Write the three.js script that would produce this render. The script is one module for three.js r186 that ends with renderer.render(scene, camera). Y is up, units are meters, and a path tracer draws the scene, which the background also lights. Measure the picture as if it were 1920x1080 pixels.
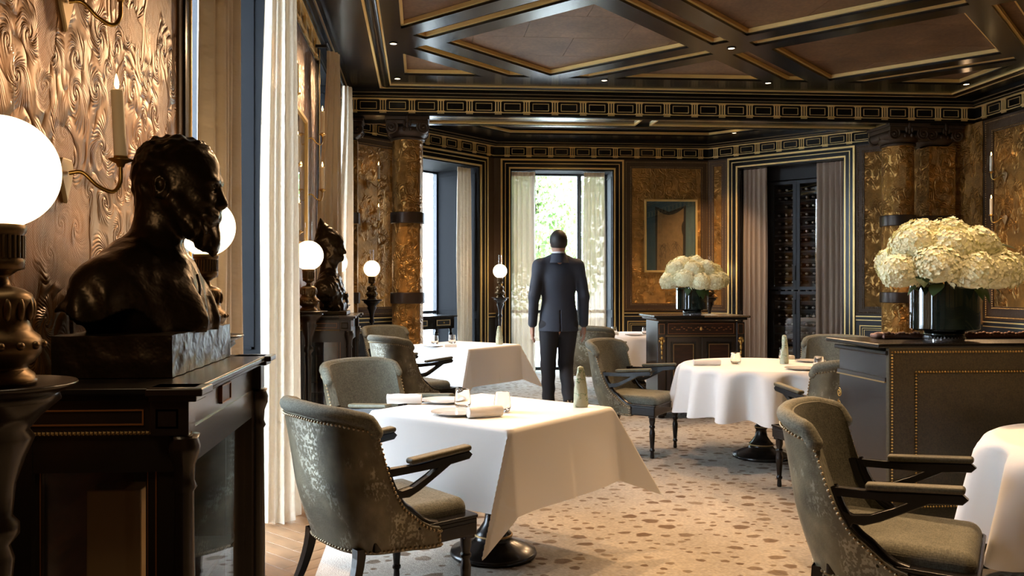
import * as THREE from 'three';
import { mergeGeometries, mergeVertices, toCreasedNormals } from 'three/addons/utils/BufferGeometryUtils.js';
import { RoundedBoxGeometry } from 'three/addons/geometries/RoundedBoxGeometry.js';

// ---------------------------------------------------------------- camera, sky, exposure
const scene = new THREE.Scene();
const renderer = new THREE.WebGLRenderer({ antialias: true });
renderer.toneMapping = THREE.LinearToneMapping;
renderer.toneMappingExposure = 1.12;
renderer.shadowMap.enabled = true;
const camera = new THREE.PerspectiveCamera(2 * Math.atan(540 / 1570) * 180 / Math.PI, 1920 / 1080, 0.05, 200);
camera.position.set(0, 1.37, 0);
camera.rotation.set(0, -4 * Math.PI / 180, 0);
camera.setViewOffset(1920, 1080, 60, 5, 1920, 1080);
scene.add(camera);
scene.background = new THREE.Color().setRGB(0.69, 0.84, 1.0);       // bright overcast daylight
scene.backgroundIntensity = 20;
const WARM = new THREE.Color().setRGB(1.0, 0.62, 0.28);
const GLOBE = { light: 0.17, glow: 2.2 }, FLAME = { light: 0.005, glow: 15 }, SPOT = 15;

// ---------------------------------------------------------------- helpers
let seed = 7;
const rnd = () => { seed = (seed * 1664525 + 1013904223) >>> 0; return seed / 4294967296; };
const rr = (a, b) => a + (b - a) * rnd();
const clamp = (x, a, b) => Math.min(b, Math.max(a, x));
const lerp = (a, b, t) => a + (b - a) * t;
const sm = (a, b, x) => { const t = clamp((x - a) / (b - a), 0, 1); return t * t * (3 - 2 * t); };
const taken = {};
function numbered(n) { if (!(n in taken)) { taken[n] = 0; return n; } taken[n]++; return n + '_' + String(taken[n]).padStart(3, '0'); }
// uv in metres by the dominant direction of each face
function metreUV(g) {
  g = g.index ? g.toNonIndexed() : g;
  if (!g.attributes.normal) g.computeVertexNormals();
  const p = g.attributes.position, uv = new Float32Array(p.count * 2), a = new THREE.Vector3(), b = new THREE.Vector3(), c = new THREE.Vector3();
  for (let i = 0; i < p.count; i += 3) {
    a.fromBufferAttribute(p, i); b.fromBufferAttribute(p, i + 1); c.fromBufferAttribute(p, i + 2);
    const n = b.clone().sub(a).cross(c.clone().sub(a)), x = Math.abs(n.x), y = Math.abs(n.y), z = Math.abs(n.z);
    [a, b, c].forEach((v, k) => {
      const [s, t] = y >= x && y >= z ? [v.x, v.z] : x >= z ? [v.z, v.y] : [v.x, v.y];
      uv[(i + k) * 2] = s; uv[(i + k) * 2 + 1] = t;
    });
  }
  g.setAttribute('uv', new THREE.BufferAttribute(uv, 2));
  return g;
}
function G(list, keepUV) {
  const l = (Array.isArray(list) ? list : [list]).map((g) => {
    let q = g.index ? g.toNonIndexed() : g.clone();
    if (!q.attributes.normal) q.computeVertexNormals();
    if (!keepUV || !q.attributes.uv) q = metreUV(q);
    for (const k of Object.keys(q.attributes)) if (!['position', 'normal', 'uv'].includes(k)) q.deleteAttribute(k);
    return q;
  });
  return l.length === 1 ? l[0] : mergeGeometries(l);
}
function part(name, geo, mat, parent, keepUV = false, label) {
  const m = new THREE.Mesh(Array.isArray(geo) ? G(geo, keepUV) : (keepUV === 'asis' ? geo : G(geo, keepUV)), mat);
  m.name = name; m.castShadow = m.receiveShadow = true;
  if (label) m.userData.label = label;
  parent.add(m); return m;
}
function copyPart(m, parent) { const c = m.clone(); c.userData = { ...m.userData }; parent.add(c); return c; }
function thing(name, label, category, pos = [0, 0, 0], turn = 0, group) {
  const o = new THREE.Group(); o.name = numbered(name); o.position.set(...pos); o.rotation.y = turn;
  o.userData = { label, category }; if (group) o.userData.group = group;
  scene.add(o); return o;
}
function solo(name, geo, mat, label, category, pos = [0, 0, 0], turn = 0, group, keepUV) {
  const m = part(numbered(name), geo, mat, scene, keepUV); m.position.set(...pos); m.rotation.y = turn;
  m.userData = { label, category }; if (group) m.userData.group = group; return m;
}
function struct(name, pos = [0, 0, 0], turn = 0, label, category = 'wall') {
  const o = new THREE.Group(); o.name = name; o.position.set(...pos); o.rotation.y = turn;
  o.userData = { kind: 'structure', label, category }; scene.add(o); return o;
}
function dup(root, pos, turn, label, group) {
  const r = root.clone(); r.name = numbered(root.name.replace(/_\d{3}$/, '')); r.position.set(...pos); r.rotation.set(0, turn, 0);
  r.userData = { ...root.userData, label }; if (group) r.userData.group = group; scene.add(r); return r;
}
const box = (w, h, d, x = 0, y = 0, z = 0) => new THREE.BoxGeometry(w, h, d).translate(x, y, z);
const span = (x0, x1, y0, y1, z0, z1) => box(x1 - x0, y1 - y0, z1 - z0, (x0 + x1) / 2, (y0 + y1) / 2, (z0 + z1) / 2);
const rbox = (w, h, d, r, x = 0, y = 0, z = 0, s = 2) => new RoundedBoxGeometry(w, h, d, s, r).translate(x, y, z);
const cyl = (r0, r1, h, x = 0, y = 0, z = 0, n = 24) => new THREE.CylinderGeometry(r0, r1, h, n).translate(x, y, z);
const lathe = (pts, n = 32, x = 0, y = 0, z = 0) => new THREE.LatheGeometry(pts.map((p) => new THREE.Vector2(p[0], p[1])), n).translate(x, y, z);
const tube = (pts, r, n = 24, m = 8, closed = false) => new THREE.TubeGeometry(new THREE.CatmullRomCurve3(pts.map((p) => new THREE.Vector3(...p)), closed), n, r, m, closed);
const ball = (r, x, y, z, sx = 1, sy = 1, sz = 1, w = 16, h = 12) => new THREE.SphereGeometry(r, w, h).scale(sx, sy, sz).translate(x, y, z);
function bar(a, b, w, h) {            // a box from a to b (horizontal run), w wide, h tall, centred on the line
  const A = new THREE.Vector3(...a), B = new THREE.Vector3(...b), L = A.distanceTo(B);
  const g = new THREE.BoxGeometry(w, h, L); const m = new THREE.Matrix4().lookAt(A, B, new THREE.Vector3(0, 1, 0));
  m.setPosition(A.add(B).multiplyScalar(0.5)); return g.applyMatrix4(m);
}
// rectangular frame in the x-y plane, outer rectangle, bar width w, from z0 to z1; legs: bottom bar left out
function rectFrame(x0, x1, y0, y1, w, z0, z1, open = false) {
  const l = [span(x0, x0 + w, y0, y1, z0, z1), span(x1 - w, x1, y0, y1, z0, z1), span(x0 + w, x1 - w, y1 - w, y1, z0, z1)];
  if (!open) l.push(span(x0 + w, x1 - w, y0, y0 + w, z0, z1));
  return l;
}
function grid(nu, nv, f, closeU = false) {      // indexed surface from f(u,v), u,v in 0..1
  const pos = [], uv = [], idx = [];
  for (let j = 0; j <= nv; j++) for (let i = 0; i <= nu; i++) { const p = f(i / nu, j / nv); pos.push(p[0], p[1], p[2]); uv.push(p[3] ?? i / nu, p[4] ?? j / nv); }
  for (let j = 0; j < nv; j++) for (let i = 0; i < nu; i++) { const a = j * (nu + 1) + i, b = a + 1, c = a + nu + 1, d = c + 1; idx.push(a, b, d, a, d, c); }
  const g = new THREE.BufferGeometry();
  g.setAttribute('position', new THREE.Float32BufferAttribute(pos, 3)); g.setAttribute('uv', new THREE.Float32BufferAttribute(uv, 2)); g.setIndex(idx);
  g.computeVertexNormals(); return g;
}
// ---- surface nets over a signed distance function
function sdfGeo(f, lo, hi, cell) {
  const n = [0, 1, 2].map((k) => Math.ceil((hi[k] - lo[k]) / cell) + 1), [nx, ny, nz] = n, V = new Float32Array(nx * ny * nz);
  const at = (i, j, k) => (k * ny + j) * nx + i;
  for (let k = 0; k < nz; k++) for (let j = 0; j < ny; j++) for (let i = 0; i < nx; i++) V[at(i, j, k)] = f(lo[0] + i * cell, lo[1] + j * cell, lo[2] + k * cell);
  const ids = new Int32Array(nx * ny * nz).fill(-1), pos = [], nor = [], idx = [];
  for (let k = 0; k < nz - 1; k++) for (let j = 0; j < ny - 1; j++) for (let i = 0; i < nx - 1; i++) {
    let x = 0, y = 0, z = 0, c = 0;
    const v = [];
    for (let q = 0; q < 8; q++) v.push(V[at(i + (q & 1), j + ((q >> 1) & 1), k + (q >> 2))]);
    for (const [a, b] of [[0, 1], [2, 3], [4, 5], [6, 7], [0, 2], [1, 3], [4, 6], [5, 7], [0, 4], [1, 5], [2, 6], [3, 7]]) {
      if ((v[a] < 0) === (v[b] < 0)) continue;
      const t = v[a] / (v[a] - v[b]);
      x += lerp(a & 1, b & 1, t); y += lerp((a >> 1) & 1, (b >> 1) & 1, t); z += lerp(a >> 2, b >> 2, t); c++;
    }
    if (!c) continue;
    ids[at(i, j, k)] = pos.length / 3; const P = [lo[0] + (i + x / c) * cell, lo[1] + (j + y / c) * cell, lo[2] + (k + z / c) * cell]; pos.push(...P);
    const e = cell * 0.5, nrm = new THREE.Vector3(f(P[0] + e, P[1], P[2]) - f(P[0] - e, P[1], P[2]), f(P[0], P[1] + e, P[2]) - f(P[0], P[1] - e, P[2]), f(P[0], P[1], P[2] + e) - f(P[0], P[1], P[2] - e)).normalize();
    nor.push(nrm.x, nrm.y, nrm.z);
  }
  const quad = (a, b, c, d, flip) => { if (a < 0 || b < 0 || c < 0 || d < 0) return; flip ? idx.push(a, c, b, a, d, c) : idx.push(a, b, c, a, c, d); };
  for (let k = 1; k < nz - 1; k++) for (let j = 1; j < ny - 1; j++) for (let i = 1; i < nx - 1; i++) {
    const s = V[at(i, j, k)] < 0;
    if (s !== (V[at(i + 1, j, k)] < 0)) quad(ids[at(i, j - 1, k - 1)], ids[at(i, j, k - 1)], ids[at(i, j, k)], ids[at(i, j - 1, k)], !s);
    if (s !== (V[at(i, j + 1, k)] < 0)) quad(ids[at(i - 1, j, k - 1)], ids[at(i - 1, j, k)], ids[at(i, j, k)], ids[at(i, j, k - 1)], !s);
    if (s !== (V[at(i, j, k + 1)] < 0)) quad(ids[at(i - 1, j - 1, k)], ids[at(i, j - 1, k)], ids[at(i, j, k)], ids[at(i - 1, j, k)], !s);
  }
  const g = new THREE.BufferGeometry();
  g.setAttribute('position', new THREE.Float32BufferAttribute(pos, 3)); g.setAttribute('normal', new THREE.Float32BufferAttribute(nor, 3)); g.setIndex(idx);
  return g;
}
const smin = (a, b, k) => { const h = Math.max(k - Math.abs(a - b), 0) / k; return Math.min(a, b) - h * h * k * 0.25; };
const ell = (x, y, z, c, r) => { const a = (x - c[0]) / r[0], b = (y - c[1]) / r[1], d = (z - c[2]) / r[2], k = Math.hypot(a, b, d); return (k - 1) * Math.min(r[0], r[1], r[2]) * (k > 1 ? 1 : 1); };
function cap(x, y, z, a, b, ra, rb) {            // tapered capsule
  const dx = b[0] - a[0], dy = b[1] - a[1], dz = b[2] - a[2], L = dx * dx + dy * dy + dz * dz;
  const t = clamp(((x - a[0]) * dx + (y - a[1]) * dy + (z - a[2]) * dz) / L, 0, 1);
  return Math.hypot(x - a[0] - dx * t, y - a[1] - dy * t, z - a[2] - dz * t) - lerp(ra, rb, t);
}
// ---- periodic noise for textures
function makeNoise(s) {
  const T = new Float32Array(4096); let q = s; for (let i = 0; i < 4096; i++) { q = (q * 1664525 + 1013904223) >>> 0; T[i] = q / 4294967296; }
  const h = (x, y, p, q) => T[(((x % p) + p) % p * 57 + ((y % q) + q) % q * 131 + p * 7) & 4095];
  return (x, y, per, per2 = per) => {
    const i = Math.floor(x), j = Math.floor(y), u = x - i, v = y - j, a = u * u * (3 - 2 * u), b = v * v * (3 - 2 * v);
    return lerp(lerp(h(i, j, per, per2), h(i + 1, j, per, per2), a), lerp(h(i, j + 1, per, per2), h(i + 1, j + 1, per, per2), a), b);
  };
}
const N1 = makeNoise(11), N2 = makeNoise(23), N3 = makeNoise(37);
const fbm = (N, x, y, per, o = 4) => { const [p, q] = Array.isArray(per) ? per : [per, per]; let s = 0, a = 0.5, f = 1, t = 0; for (let k = 0; k < o; k++) { s += a * N(x * f, y * f, p * f, q * f); t += a; a *= 0.5; f *= 2; } return s / t; };
function tex(n, f, repeat = 1, srgb = false) {          // f(x,y in 0..1) -> grey or [r,g,b] in 0..1
  const d = new Uint8Array(n * n * 4);
  for (let j = 0; j < n; j++) for (let i = 0; i < n; i++) {
    const c = f(i / n, j / n), k = (j * n + i) * 4;
    if (typeof c === 'number') d[k] = d[k + 1] = d[k + 2] = clamp(c, 0, 1) * 255; else { d[k] = clamp(c[0], 0, 1) * 255; d[k + 1] = clamp(c[1], 0, 1) * 255; d[k + 2] = clamp(c[2], 0, 1) * 255; }
    d[k + 3] = 255;
  }
  const t = new THREE.DataTexture(d, n, n); t.wrapS = t.wrapT = THREE.RepeatWrapping; t.magFilter = THREE.LinearFilter; t.minFilter = THREE.LinearMipmapLinearFilter;
  t.repeat.set(repeat, repeat); if (srgb) t.colorSpace = THREE.SRGBColorSpace; t.needsUpdate = true; return t;
}
const rgb = (r, g, b) => new THREE.Color().setRGB(r, g, b);
const std = (c, roughness = 0.5, metalness = 0, o = {}) => new THREE.MeshStandardMaterial({ color: c, roughness, metalness, ...o });
const phy = (c, roughness = 0.5, metalness = 0, o = {}) => new THREE.MeshPhysicalMaterial({ color: c, roughness, metalness, ...o });

// ---------------------------------------------------------------- materials
// stamped leather: scrolling leaves, a flow of ridges over a woven ground
const curls = (() => { const l = [], nx = 8, ny = 6; let q = 91; const r = () => { q = (q * 1664525 + 1013904223) >>> 0; return q / 4294967296; }; for (let j = 0; j < ny; j++) for (let i = 0; i < nx; i++) l.push([(i + 0.5 + (j % 2) * 0.5 + (r() - 0.5) * 0.7) / nx, (j + 0.5 + (r() - 0.5) * 0.7) / ny, r() < 0.5 ? 1 : -1, r() * 6.28, 2 + Math.floor(r() * 3), 0.8 + r() * 0.6]); return l; })();
const embossTex = tex(1024, (x0, y0) => {
  const x = x0 + 0.075 * (fbm(N1, x0 * 7, y0 * 5, [7, 5], 3) - 0.5), y = y0 + 0.10 * (fbm(N2, x0 * 7, y0 * 5, [7, 5], 3) - 0.5);
  let b1 = 9, b2 = 9, c = null, cx = 0, cy = 0;
  for (const k of curls) { let dx = x - k[0], dy = y - k[1]; dx -= Math.round(dx); dy -= Math.round(dy); const d = Math.hypot(dx, dy * 0.82) / k[5]; if (d < b1) { b2 = b1; b1 = d; c = k; cx = dx; cy = dy; } else if (d < b2) b2 = d; }
  const r = b1 + 0.004, th = Math.atan2(cy, cx) * c[2], sp = Math.sin(c[4] * th + 7.5 * Math.log(r) + c[3]), vein = Math.sin(c[4] * 4 * th + 16 * Math.log(r) + c[3]);
  const flow = Math.pow(Math.abs(Math.sin(26 * fbm(N3, x * 4, y * 3, [4, 3], 2) + 6.2832 * y)), 0.6), edge = sm(0.004, 0.05, b2 - b1), leaf = 0.30 + 0.42 * Math.pow(0.5 + 0.5 * sp, 0.7) + 0.16 * Math.abs(vein) * sm(0.008, 0.03, r);
  const weave = 0.26 + 0.07 * Math.sin(x0 * 879.646) * Math.sin(y0 * 879.646), ground = sm(0.55, 0.63, fbm(N3, x0 * 8, y0 * 6, [8, 6], 2));
  return lerp(lerp(0.22 + 0.42 * flow, leaf, edge), weave, ground * 0.8);
}, 1 / 0.95);
const embossTone = tex(256, (x, y) => { const v = fbm(N1, x * 6, y * 6, 6, 5), w = fbm(N2, x * 20, y * 20, 20, 3); const k = 0.62 + 0.5 * v + 0.3 * (w - 0.5); return [k * 0.78, k * 0.61, k * 0.36]; }, 1 / 1.3, true);
const M = {};
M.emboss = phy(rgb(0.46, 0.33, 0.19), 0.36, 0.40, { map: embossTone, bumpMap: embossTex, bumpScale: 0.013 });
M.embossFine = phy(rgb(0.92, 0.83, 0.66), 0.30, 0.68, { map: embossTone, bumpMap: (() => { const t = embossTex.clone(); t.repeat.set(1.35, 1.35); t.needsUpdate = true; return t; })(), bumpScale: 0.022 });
M.leatherBand = std(rgb(0.070, 0.038, 0.016), 0.55, 0.15, { bumpMap: tex(256, (x, y) => fbm(N2, x * 30, y * 30, 30, 3), 2), bumpScale: 0.002 });
M.gold = std(rgb(0.88, 0.63, 0.25), 0.38, 0.6);
M.goldDull = std(rgb(0.38, 0.26, 0.11), 0.45, 0.6);
M.brass = std(rgb(0.62, 0.40, 0.12), 0.3, 0.95);
const grainTex = tex(512, (x, y) => fbm(N1, x * 4, y * 60, [4, 60], 4) * 0.7 + 0.3 * fbm(N2, x * 10, y * 120, [10, 120], 2));
M.black = phy(rgb(0.007, 0.0065, 0.0065), 0.26, 0, { specularIntensity: 0.7, clearcoat: 0.10, clearcoatRoughness: 0.12 });
M.blackMatt = std(rgb(0.013, 0.012, 0.013), 0.42);
M.ebony = phy(rgb(0.015, 0.010, 0.008), 0.28, 0, { clearcoat: 0.35, clearcoatRoughness: 0.15, bumpMap: grainTex, bumpScale: 0.0006 });
M.rosewood = std(rgb(0.055, 0.020, 0.010), 0.35, 0, { map: tex(256, (x, y) => { const v = fbm(N3, x * 6, y * 40, [6, 40], 4); return [0.35 + 0.65 * v, 0.3 + 0.55 * v, 0.3 + 0.5 * v]; }, 2, true) });
M.inlay = std(rgb(0.26, 0.105, 0.035), 0.4, 0.25);
M.blue = phy(rgb(0.0065, 0.0075, 0.0095), 0.75, 0, { specularIntensity: 0.35 });
M.frameIron = std(rgb(0.016, 0.020, 0.028), 0.4);
M.ceil = phy(rgb(0.24, 0.140, 0.074), 0.6, 0, { specularIntensity: 0.6, map: tex(512, (x, y) => { const v = 0.8 + 0.35 * (fbm(N1, x * 5, y * 5, 5, 5) - 0.5) + 0.12 * (N2(x * 90, y * 90, 90) - 0.5); return [v, v * 0.97, v * 0.94]; }, 0.6, true) });
M.bronze = std(rgb(0.026, 0.017, 0.009), 0.3, 0.75, { bumpMap: tex(512, (x, y) => fbm(N1, x * 9, y * 9, 9, 4), 2.5), bumpScale: 0.005 });
M.lampBronze = std(rgb(0.13, 0.085, 0.042), 0.36, 0.85);
M.capital = std(rgb(0.055, 0.035, 0.022), 0.45, 0.45);
M.ring = std(rgb(0.045, 0.030, 0.022), 0.35, 0.4);
M.opal = new THREE.MeshPhysicalMaterial({ color: rgb(0.9, 0.88, 0.82), roughness: 0.25, emissive: rgb(1.0, 0.83, 0.55), emissiveIntensity: GLOBE.glow });
M.glass = phy(rgb(1, 1, 1), 0.0, 0, { transmission: 1, thickness: 0, ior: 1.45 });
M.tumbler = phy(rgb(1, 1, 1), 0.0, 0, { transmission: 1, thickness: 0.004, ior: 1.45 });
M.darkGlass = phy(rgb(0.012, 0.020, 0.016), 0.03, 0, { clearcoat: 1, clearcoatRoughness: 0.02 });
M.wax = phy(rgb(0.88, 0.80, 0.62), 0.45, 0, { transmission: 0.15, thickness: 0 });
M.flame = new THREE.MeshStandardMaterial({ color: rgb(0, 0, 0), emissive: rgb(1.0, 0.60, 0.22), emissiveIntensity: FLAME.glow });
M.wick = std(rgb(0.03, 0.02, 0.02), 0.9);
const linenBump = tex(256, (x, y) => 0.5 + 0.25 * Math.sin(x * 400) + 0.25 * Math.sin(y * 400), 8);
M.cloth = std(rgb(0.84, 0.83, 0.81), 0.85);
M.napkin = std(rgb(0.86, 0.84, 0.80), 0.9, 0, { bumpMap: linenBump, bumpScale: 0.0008 });
M.china = phy(rgb(0.84, 0.82, 0.78), 0.15, 0, { clearcoat: 0.6 });
const silkBump = tex(512, (x, y) => fbm(N2, x * 10, y * 16, [10, 16], 4), 1.1);
M.curtain = phy(rgb(0.78, 0.68, 0.54), 0.75, 0, { transmission: 0.13, thickness: 0, side: THREE.DoubleSide, bumpMap: silkBump, bumpScale: 0.012 });
M.curtainLined = phy(rgb(0.70, 0.60, 0.46), 0.8, 0, { side: THREE.DoubleSide, bumpMap: silkBump, bumpScale: 0.010 });
M.curtainTaupe = phy(rgb(0.42, 0.34, 0.27), 0.8, 0, { side: THREE.DoubleSide, transmission: 0.1, thickness: 0 });
const weaveTex = tex(512, (x, y) => { const v = 0.86 + 0.22 * (N1(x * 170, y * 50, 170, 50) - 0.5) + 0.22 * (N2(x * 50, y * 170, 50, 170) - 0.5) + 0.15 * (fbm(N3, x * 6, y * 6, 6, 3) - 0.5); return [v, v, v * 0.97]; }, 3, true);
M.fabric = std(rgb(0.190, 0.190, 0.155), 0.82, 0, { map: weaveTex, bumpMap: weaveTex, bumpScale: 0.0008 });
// outer velvet with worn silver foil damask
const foil = (x, y) => { const b = sm(0.54, 0.64, fbm(N1, x * 5, y * 4, [5, 4], 3)), f = sm(0.46, 0.60, fbm(N3, x * 90, y * 60, [90, 60], 3)); return b * f * 0.75; };
const foilCol = tex(512, (x, y) => { const k = foil(x, y), n = 0.85 + 0.5 * (fbm(N2, x * 8, y * 8, 8, 4) - 0.5); return [lerp(0.52, 0.80, k) * n, lerp(0.495, 0.80, k) * n, lerp(0.405, 0.74, k) * n]; }, 1.7, true);
const foilMR = tex(512, (x, y) => { const k = foil(x, y); return [1, lerp(0.50, 0.28, k), lerp(0.35, 0.85, k)]; }, 1.7);
M.damask = new THREE.MeshStandardMaterial({ color: rgb(1, 1, 1), map: foilCol, roughnessMap: foilMR, metalnessMap: foilMR, roughness: 1, metalness: 1, bumpMap: weaveTex, bumpScale: 0.001 });
M.nail = std(rgb(0.42, 0.34, 0.22), 0.3, 0.9);
M.panelLeather = std(rgb(0.070, 0.055, 0.024), 0.6, 0.05, { map: weaveTex });
M.stone = std(rgb(0.56, 0.57, 0.48), 0.65, 0, { map: tex(256, (x, y) => { const v = fbm(N1, x * 8, y * 8, 8, 5), w = sm(0.47, 0.5, v) - sm(0.5, 0.53, v); return [0.92 - 0.5 * w, 0.95 - 0.35 * w, 0.9 - 0.45 * w]; }, 4, true), bumpMap: tex(256, (x, y) => fbm(N2, x * 12, y * 12, 12, 4), 4), bumpScale: 0.006 });
M.suit = std(rgb(0.026, 0.034, 0.052), 0.75);
M.trouser = std(rgb(0.012, 0.013, 0.018), 0.8);
M.skin = std(rgb(0.42, 0.24, 0.17), 0.55);
M.hair = std(rgb(0.014, 0.010, 0.008), 0.6);
M.shirt = std(rgb(0.7, 0.7, 0.72), 0.8);
M.shoe = phy(rgb(0.01, 0.01, 0.01), 0.25);
M.petal = phy(rgb(0.86, 0.86, 0.60), 0.75, 0, { side: THREE.DoubleSide });
M.leaf = phy(rgb(0.035, 0.075, 0.02), 0.5, 0, { side: THREE.DoubleSide });
M.treeLeaf = phy(rgb(0.46, 0.56, 0.30), 0.7, 0, { side: THREE.DoubleSide, transmission: 0.35, thickness: 0 });
M.bark = std(rgb(0.12, 0.09, 0.06), 0.9);
M.paving = std(rgb(0.45, 0.43, 0.40), 0.9);
M.glassDoor = phy(rgb(1, 1, 1), 0.0, 0, { transmission: 1, thickness: 0, ior: 1.7 });
M.facade = std(rgb(0.62, 0.60, 0.55), 0.9);
M.bottle = phy(rgb(0.01, 0.018, 0.01), 0.12);
M.foilCap = std(rgb(0.35, 0.33, 0.3), 0.35, 0.8);

// ================================================================ THE ROOM
const HC = 3.62, FR0 = 3.38, FR1 = 3.525;                 // ceiling, frieze foot and head
const XL = -0.95, XR = 6.75, CXN = 2.93, CZN = -7.77;
const BEAM = -9.78, BEAMB = -10.35;

// ---- floor: carpet slab with its dyed spots, plain border, oak herringbone along the windows
const carpetTex = (() => {
  const n = 2048, W = 4.4, d = new Float32Array(n * n);
  const laid = [];
  const put = (cx, cy, a, b, rot, s) => {
    for (const [x, y, q] of laid) { let dx = cx - x, dy = cy - y; dx -= Math.round(dx); dy -= Math.round(dy); if (Math.hypot(dx, dy) < (q + a) * 1.12) return; } laid.push([cx, cy, a]);
    const R = Math.ceil(Math.max(a, b) * 1.5 * n), ci = Math.round(cx * n), cj = Math.round(cy * n), c = Math.cos(rot), q = Math.sin(rot), ph = rr(0, 6.28), ph2 = rr(0, 6.28);
    for (let j = -R; j <= R; j++) for (let i = -R; i <= R; i++) {
      const x = i / n, y = j / n, u = (x * c + y * q) / a, v = (-x * q + y * c) / b, th = Math.atan2(v, u);
      const r = Math.hypot(u, v) / (1 + 0.08 * Math.sin(3 * th + ph) + 0.06 * Math.sin(5 * th + ph2));
      const k = (((cj + j) % n + n) % n) * n + ((ci + i) % n + n) % n, m = s * (1 - sm(0.8, 1.08, r)); if (m > d[k]) d[k] = m;
    }
  };
  for (let k = 0; k < 3000; k++) { const big = rnd() < 0.28, a = (big ? rr(0.032, 0.055) : rr(0.013, 0.029)) / W; put(rnd(), rnd(), a, a * rr(0.55, 0.9), rr(-0.5, 0.5), rr(0.55, 1)); }
  return tex(n, (x, y) => {
    const m = d[Math.round(y * n) * n + Math.round(x * n)] * (0.75 + 0.35 * fbm(N1, x * 130, y * 130, 130, 2)), g = 0.94 + 0.22 * (fbm(N2, x * 12, y * 12, 12, 4) - 0.5) + 0.14 * (N3(x * 400, y * 400, 400) - 0.5);
    return [lerp(0.77, 0.43, m) * g, lerp(0.74, 0.335, m) * g, lerp(0.69, 0.24, m) * g];
  }, 1 / W, true);
})();
const pileBump = tex(512, (x, y) => N1(x * 256, y * 256, 256) * 0.6 + 0.4 * fbm(N2, x * 30, y * 30, 30, 3), 1.2);
M.carpet = std(rgb(0.66, 0.65, 0.64), 0.95, 0, { map: carpetTex, bumpMap: pileBump, bumpScale: 0.004 });
M.carpetPlain = std(rgb(0.50, 0.46, 0.41), 0.95, 0, { bumpMap: pileBump, bumpScale: 0.004 });
const oakTex = tex(512, (x, y) => { const v = fbm(N1, x * 3, y * 40, [3, 40], 4), w = fbm(N2, x * 8, y * 8, 8, 3); const k = 0.74 + 0.3 * v + 0.2 * (w - 0.5); return [k * 0.86, k * 0.70, k * 0.53]; }, 1.5, true);
M.oak = [1, 0.88, 0.76].map((k) => std(rgb(0.46 * k, 0.40 * k, 0.35 * k), 0.42, 0, { map: oakTex }));
const floor = struct('floor', [0, 0, 0], 0, 'pale spotted carpet over an oak herringbone floor', 'floor');
part('subfloor', [span(-1.5, 7.2, -0.2, -0.022, -14, 2.4)], M.rosewood, floor);
part('carpet', [span(-0.34, XR, -0.022, 0, -12.98, 2)], M.carpet, floor);
part('carpet_border', [span(-0.50, -0.34, -0.022, 0.0005, -10.4, 2)], M.carpetPlain, floor);
{
  const L = 0.42, W = 0.105, gaps = 0.0018, geo = M.oak.map((m, k) => G(new RoundedBoxGeometry(L - gaps, 0.014, W - gaps, 1, 0.0015).rotateY(0).translate(0, 0, 0)).translate(0, 0, 0));
  let n = 0;
  for (let i = -10; i < 90; i++) for (let c = -6; c < 6; c++) for (const s of [0, 1]) {
    // herringbone: two families of boards at right angles, stepped by one board's width
    const u0 = i * W + c * 2 * L * 0 + (s ? L : 0), v0 = i * W;
    const a = c * 2 * L;
    const bu = s ? u0 + W / 2 + a - L : u0 + L / 2 + a, bv = s ? v0 + L / 2 + W : v0 + W / 2;
    const q = Math.PI / 4, x = (bu * Math.cos(q) - bv * Math.sin(q)), z = -(bu * Math.sin(q) + bv * Math.cos(q)) - 1.5;
    if (x < -1.35 || x > -0.46 || z > -2.6 || z < -9.2) continue;
    const m = new THREE.Mesh(geo[0], M.oak[(n * 7 + i * 3) % 3]); m.name = 'plank'; m.castShadow = m.receiveShadow = true;
    m.position.set(x, -0.0075, z); m.rotation.y = s ? q + Math.PI / 2 : q; floor.add(m); n++;
  }
}

// ---- entablature: frieze with triglyphs and framed panels, and the stepped cornice; local x along the run, z into the room
const triGeo = G([...[-0.029, 0, 0.029].map((x) => rbox(0.013, 0.118, 0.016, 0.003, x, FR0 + 0.080, 0.028)), box(0.090, 0.009, 0.018, 0, FR0 + 0.146 - 0.004, 0.029), box(0.092, 0.010, 0.02, 0, FR0 + 0.016, 0.03), ...[-3, -2, -1, 0, 1, 2, 3].map((k) => box(0.007, 0.014, 0.012, k * 0.0115, FR0 - 0.004, 0.027))]);
const cellGeo = G(rectFrame(-0.096, 0.096, FR0 + 0.034, FR0 + 0.120, 0.0055, 0.02, 0.030));
function entablature(w, x0, x1, { cornice = true, first = 0, step = 0.335 } = {}) {
  part('frieze_band', [span(x0, x1, FR0 - 0.03, FR1, 0, 0.02)], M.black, w);
  part('frieze_gold_line', [span(x0, x1, FR0 + 0.006, FR0 + 0.014, 0.02, 0.034), span(x0, x1, FR1, FR1 + 0.009, 0.02, 0.05)], M.gold, w);
  for (let x = x0 + first; x < x1 - 0.03; x += step) {
    if (x > x0 + 0.03) { const t = new THREE.Mesh(triGeo, M.gold); t.name = 'triglyph'; t.position.x = x; t.castShadow = t.receiveShadow = true; w.add(t); }
    if (x + step / 2 > x0 + 0.12 && x + step / 2 < x1 - 0.12) { const f = new THREE.Mesh(cellGeo, M.gold); f.name = 'frieze_frame'; f.position.x = x + step / 2; f.castShadow = f.receiveShadow = true; w.add(f); }
  }
  if (cornice) {
    part('cornice', [span(x0, x1, FR1 + 0.010, 3.555, 0, 0.075), span(x0, x1, 3.555, 3.585, 0, 0.12), span(x0, x1, 3.585, HC, 0, 0.165)], M.black, w);
    part('cornice_gold_line', [span(x0, x1, 3.550, 3.557, 0.075, 0.083), span(x0, x1, 3.581, 3.590, 0.12, 0.130)], M.goldDull, w);
  }
}
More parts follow.
